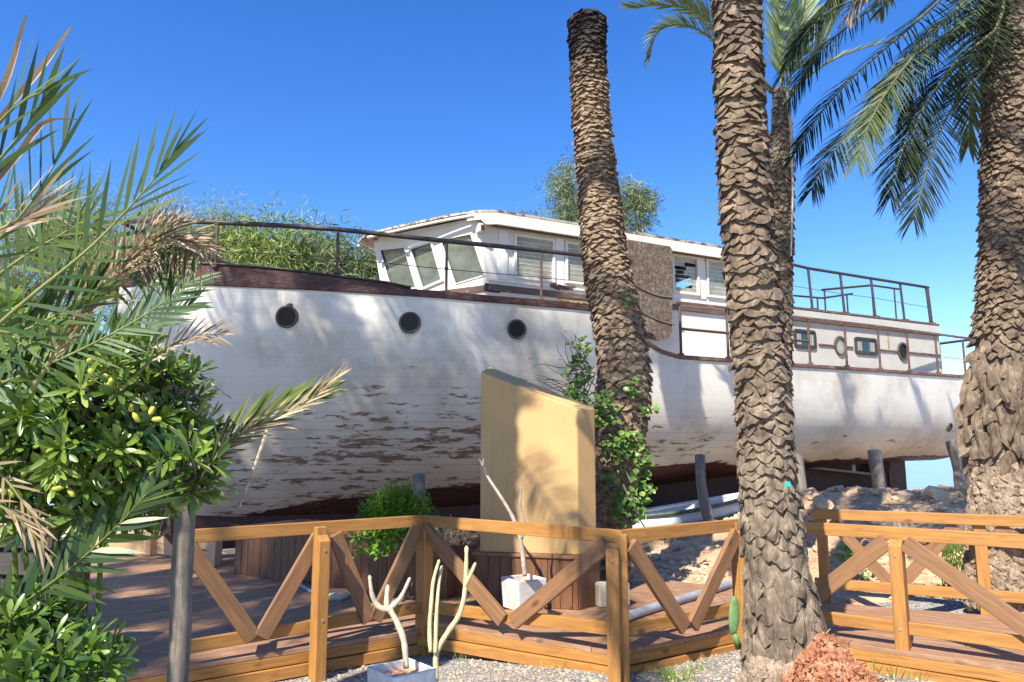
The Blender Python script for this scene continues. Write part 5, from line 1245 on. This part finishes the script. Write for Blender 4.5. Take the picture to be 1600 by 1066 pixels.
# dry bundle
nf([(50, 610), (120, 500), (190, 420), (240, 372), (300, 378)], [2.65] * 5, up=fu, L=.24, a0=22, a1=8, n=60, start=.1, mat='dry', w_=.009, jit=.35, droop=.10, kbase=.6)
nf([(90, 560), (170, 440), (230, 385), (290, 380), (330, 392)], [2.7] * 5, up=fu, L=.20, a0=75, a1=60, n=34, start=.3, mat='dry', w_=.008, jit=.3, droop=.35, kbase=.45, sides=(1,))
nf([(120, 520), (190, 420), (250, 385), (300, 385)], [2.72] * 4, up=fu, L=.26, a0=80, a1=70, n=18, start=.2, mat='frond_near', w_=.018, jit=.2, droop=.4, kbase=.7, sides=(1,))
nf([(180, 620), (240, 560), (290, 530), (345, 522)], [2.9] * 4, up=fu, L=.14, a0=40, a1=15, n=12, start=.3, mat='dry', w_=.009, jit=.3, kbase=.7)
# frond reaching over the hull, folded leaflets
nf([(240, 790), (310, 722), (380, 668), (440, 636), (500, 612)], [3.4] * 5, up=fu, L=.22, a0=30, a1=8, n=26, start=.1, w_=.022, jit=.12, kbase=.85, vee=.05)
nf([(250, 770), (320, 715), (390, 672), (460, 640), (520, 596)], [3.38] * 5, up=fu, L=.2, a0=26, a1=8, n=18, start=.2, w_=.012, jit=.18, mat='dry', kbase=.8)
b = MB(); q = curve_pts([atY(x, y, 3.35) for x, y in ((418, 672), (408, 700), (392, 745), (374, 793))], 12); b.tube(q, [lerp(.009, .003, i / 12) for i in range(13)], 6); under(b.build('dead_leaflet', rough_mat('reed', (.12, .05, .03), (.72, .62, .42), 3, stretch=(1, 1, 3), bs=.1, fine=9)), np_)
b = MB(); q = curve_pts([atY(x, y, 3.2) for x, y in ((300, 572), (330, 600), (362, 622))], 6); b.tube(q, .005, 5); q = curve_pts([atY(x, y, 3.2) for x, y in ((315, 650), (325, 640), (345, 700))], 6); b.tube(q, .004, 5); under(b.build('dead_leaflet', M['dry']), np_)
# lower fronds
nf([(-40, 990), (40, 940), (120, 880), (190, 815), (235, 765)], [2.9] * 5, up=fu, L=.22, a0=60, a1=20, n=26, start=0, w_=.024, kbase=.3, vee=-.1, smat='frond_near')
nf([(-60, 700), (0, 740), (40, 790), (70, 830)], [2.75] * 4, up=fu, L=.13, a0=30, a1=12, n=9, start=.0, mat='dry', w_=.012, jit=.3, kbase=.5)
nf([(-60, 760), (0, 790), (40, 820), (75, 870)], [2.7] * 4, up=fu, L=.13, a0=30, a1=12, n=9, start=.0, mat='dry', w_=.010, jit=.3, kbase=.4)
b = MB()
for i in range(7): x = 20 + 22 * i; b.tube([atY(x, 1000, 3.3), atY(x + ru(-6, 6), 900, 3.3), atY(x + ru(-12, 12), 790, 3.25)], [.012, .011, .008], 6)
under(b.build('leafstalk', M['frond_near']), np_)

# cactus pad, grass -----------------------------------------------------------
b = MB(); c = atY(1147, 962, 5.35); K = 20; vs = []
for k in range(9):
    f = k / 8; h = lerp(-.13, .13, f); r = .038 * math.sqrt(max(.02, 1 - (h / .135) ** 2)); 
    for i in range(K): th = 2 * math.pi * i / K; b.v.append(c + V((r * math.cos(th) + h * .08, r * .35 * math.sin(th), h))); b.g.append((0, 0, 0))
for k in range(8):
    for i in range(K): b.f.append((k * K + i, k * K + (i + 1) % K, (k + 1) * K + (i + 1) % K, (k + 1) * K + i))
b.f += [tuple(range(K))[::-1], tuple(range(8 * K, 9 * K))]
b.tube([c + V((0, 0, -.12)), c + V((.03, .03, -.22))], [.02, .025], 12)
tag(b.build('prickly_pear', M['cactus'], smooth=True), 'single flat green cactus pad left of the thick palm base', 'cactus')
def tuft(px, py, n, L, label):
    p = atZ(px, py, gz(*atZ(px, py, 0)[:2])); b = MB()
    for i in range(n):
        q = p + V((ru(-.12, .12), ru(-.07, .07), 0)); d = V((ru(-.5, .5), ru(-.4, .4), 1)).normalized(); blade(b, q, d, V((1, 0, 0)), L * ru(.5, 1.1), .006, .18, rnd())
    tag(b.build('grass_tuft', M['grass']), label, 'grass', 'grass tufts on the gravel')
tuft(1060, 1066, 60, .14, 'widest grass tuft, between corner post and thick palm'); tuft(1030, 1058, 22, .1, 'small grass tuft just right of the corner post'); tuft(1420, 1062, 26, .14, 'grass tuft at the foot of the near bridge post'); tuft(1385, 1050, 16, .12, 'thin grass blades between soil heap and near bridge post')
tuft(800, 1025, 12, .09, 'sparse weed by the deck edge below the pot'); tuft(1520, 1068, 14, .08, 'low weeds in the bottom right corner'); tuft(722, 1030, 6, .1, 'single weed right of the tall pale stems'); tuft(1090, 1050, 20, .1, 'grass tuft nearest the thick palm roots')
tuft(870, 1048, 7, .09, 'thin weed left of the corner post')
# vines and green pot plant behind the walkway
b = MB()
for cx, cy, n in ((1325, 865, 14), (1350, 935, 16), (1345, 880, 8)):
    for i in range(n): p = atY(cx + ru(-14, 14), cy + ru(-14, 14), 8.3); ileaf(b, p, rdir() + V((0, -.5, 0)), V((0, -1, .5)), ru(.08, .13), ru(.06, .1), rnd())
o = empty('climbing_plant', (4, 8.3, 0), label='small green climbing plant behind the far balustrade', cat='plant'); under(b.build('leaves', M['ivy']), o)
b = MB(); q = curve_pts([atY(x, y, 8.35) for x, y in ((1345, 940), (1340, 880), (1348, 845), (1362, 850), (1358, 872))], 16); b.tube(q, .012, 6); under(b.build('stem', M['twig']), o)
b = MB()
for i in range(900): p = atY(1500 + ru(-28, 28), 895 + ru(-42, 42), 7.75 + ru(-.1, .1)); ileaf(b, p, V((ru(-.3, .3), -.2, 1)), V((0, -1, 0)), ru(.03, .06), .012, rnd() * .6)
o = empty('grass_clump', (5, 7.7, 0), label='dark green clump against the roots of the right edge palm', cat='plant'); under(b.build('leaves', M['grass']), o)

# flat stones on the bank
for i, (px, py, w_, h_) in enumerate(((1546 - 15, 770, .5, .2), (1470, 775, .35, .16), (1440, 800, .4, .15), (1290, 790, .3, .15))):
    b = MB(); c = atY(px, py, 10.8); k = 7; pts = [c + V((math.cos(2 * math.pi * j / k) * w_ * ru(.35, .5), ru(-.05, .05), math.sin(2 * math.pi * j / k) * h_ * ru(.4, .6))) for j in range(k)]
    b.prism(pts, (0, .2, .05)); tag(b.build('broken_stone', M['rock'], bevel=.01), ['large pale slab leaning on the roots of the right edge palm', 'pointed stone on the bank below the propeller', 'flat stone on the bank just left of the pointed one', 'stone on the bank right of the thick palm trunk'][i], 'stone', 'stones on the earth bank')

# ------------------------------------------------------------------ trees beyond
def cloudtree(x, y, H, blobs, n, L, W, mat, label, cat='tree', vert=-.4, bark='twig', group='trees beyond the boat', clump=.35, tr=.14):
    root = empty('tree', (x, y, 0), label=label, cat=cat, group=group); b = MB(); t = MB(); tot = sum(r[0] * r[1] for c, r in blobs)
    for c, r in blobs:
        c = V(c); m = int(n * r[0] * r[1] / tot); nc = max(6, int(m / 45))
        t.tube(curve_pts([V((x, y, 0)), V((x, y, H * .25)) + rdir() * .2, V((x, y, H * .3)).lerp(c, .6) + rdir() * .3, c], 12), [tr * (1 - .85 * i / 12) for i in range(13)], 7)
        for k in range(nc):
            v = rdir(); q = rnd() ** .4; cc = c + V((v.x * r[0] * q, v.y * r[0] * .8 * q, v.z * r[1] * q)); cd = (v + V((0, 0, .3))).normalized()
            e = c + (cc - c) * .3; t.tube([e, (e + cc) / 2 + rdir() * .1, cc], [.03, .02, .008], 4)
            kk = ru(.1, .8)
            for i in range(m // nc):
                p = cc + V((random.gauss(0, clump), random.gauss(0, clump), random.gauss(0, clump))); d = (rdir() * .8 + V((0, 0, vert)) + cd * .4).normalized(); wv = d.cross(rdir()).normalized(); blade(b, p, d, wv, L * ru(.6, 1.3), W, .12, min(1, max(0, kk + ru(-.25, .25))), 2)
    under(b.build('crown', M[mat]), root); under(t.build('trunk', M[bark]), root); return root
def Pz(px, py, Y): return atY(px, py, Y)
Yt = 21
cloudtree(-9, Yt, 6, [(Pz(255, 365, Yt), (1.0, 1.0)), (Pz(350, 372, Yt), (1.1, .9)), (Pz(305, 420, Yt), (2, 1)), (Pz(200, 430, Yt), (1.4, 1.2))], 42000, .12, .016, 'tree1', 'fine leaved green tree rising behind the bow rail')
cloudtree(-14, 23, 7, [(Pz(130, 350, 23), (1.7, 1.3)), (Pz(60, 380, 23), (1.8, 1.5)), (Pz(150, 420, 23), (2, 1.4)), (Pz(20, 480, 23), (2.5, 2))], 38000, .12, .016, 'tree1', 'pale wispy tree at the left, behind the young palm')
cloudtree(-7, 20, 5, [(Pz(455, 398, 20), (1.05, .9)), (Pz(415, 430, 20), (.9, .8)), (Pz(395, 380, 20), (.6, .6))], 6500, .26, .035, 'tree1', 'tree with long narrow leaves behind the foredeck', clump=.28)
cloudtree(-5, 20, 5, [(Pz(540, 415, 20), (1.0, .8)), (Pz(590, 420, 20), (.6, .7))], 4200, .26, .032, 'tree2', 'sparse narrow leaved tree against the wheelhouse front', clump=.28)
cloudtree(2.6, 22, 8, [(Pz(885, 300, 22), (.55, .9)), (Pz(905, 335, 22), (.6, .5)), (Pz(880, 350, 22), (.5, .3)), (Pz(835, 345, 22), (.35, .15))], 4200, .20, .026, 'tree2', 'wispy tree top above the wheelhouse roof, left of the headless palm', bark='twig_pale', clump=.2, tr=.09)
cloudtree(4.2, 22, 8, [(Pz(1000, 320, 22), (.5, .5)), (Pz(965, 345, 22), (.4, .5)), (Pz(985, 300, 22), (.35, .25)), (Pz(1000, 352, 22), (.5, .15))], 4200, .20, .026, 'tree2', 'grey green tree top above the roof, right of the headless palm', bark='twig_pale', clump=.18, tr=.09)
cloudtree(-1, 24, 4, [(V((x, 25 + ru(-1, 1), 1.6)), (2.2, 1.6)) for x in (-16, -12, -8, -4, 0, 4)], 16000, .22, .05, 'tree1', 'low green thicket beyond the hull', cat='hedge')
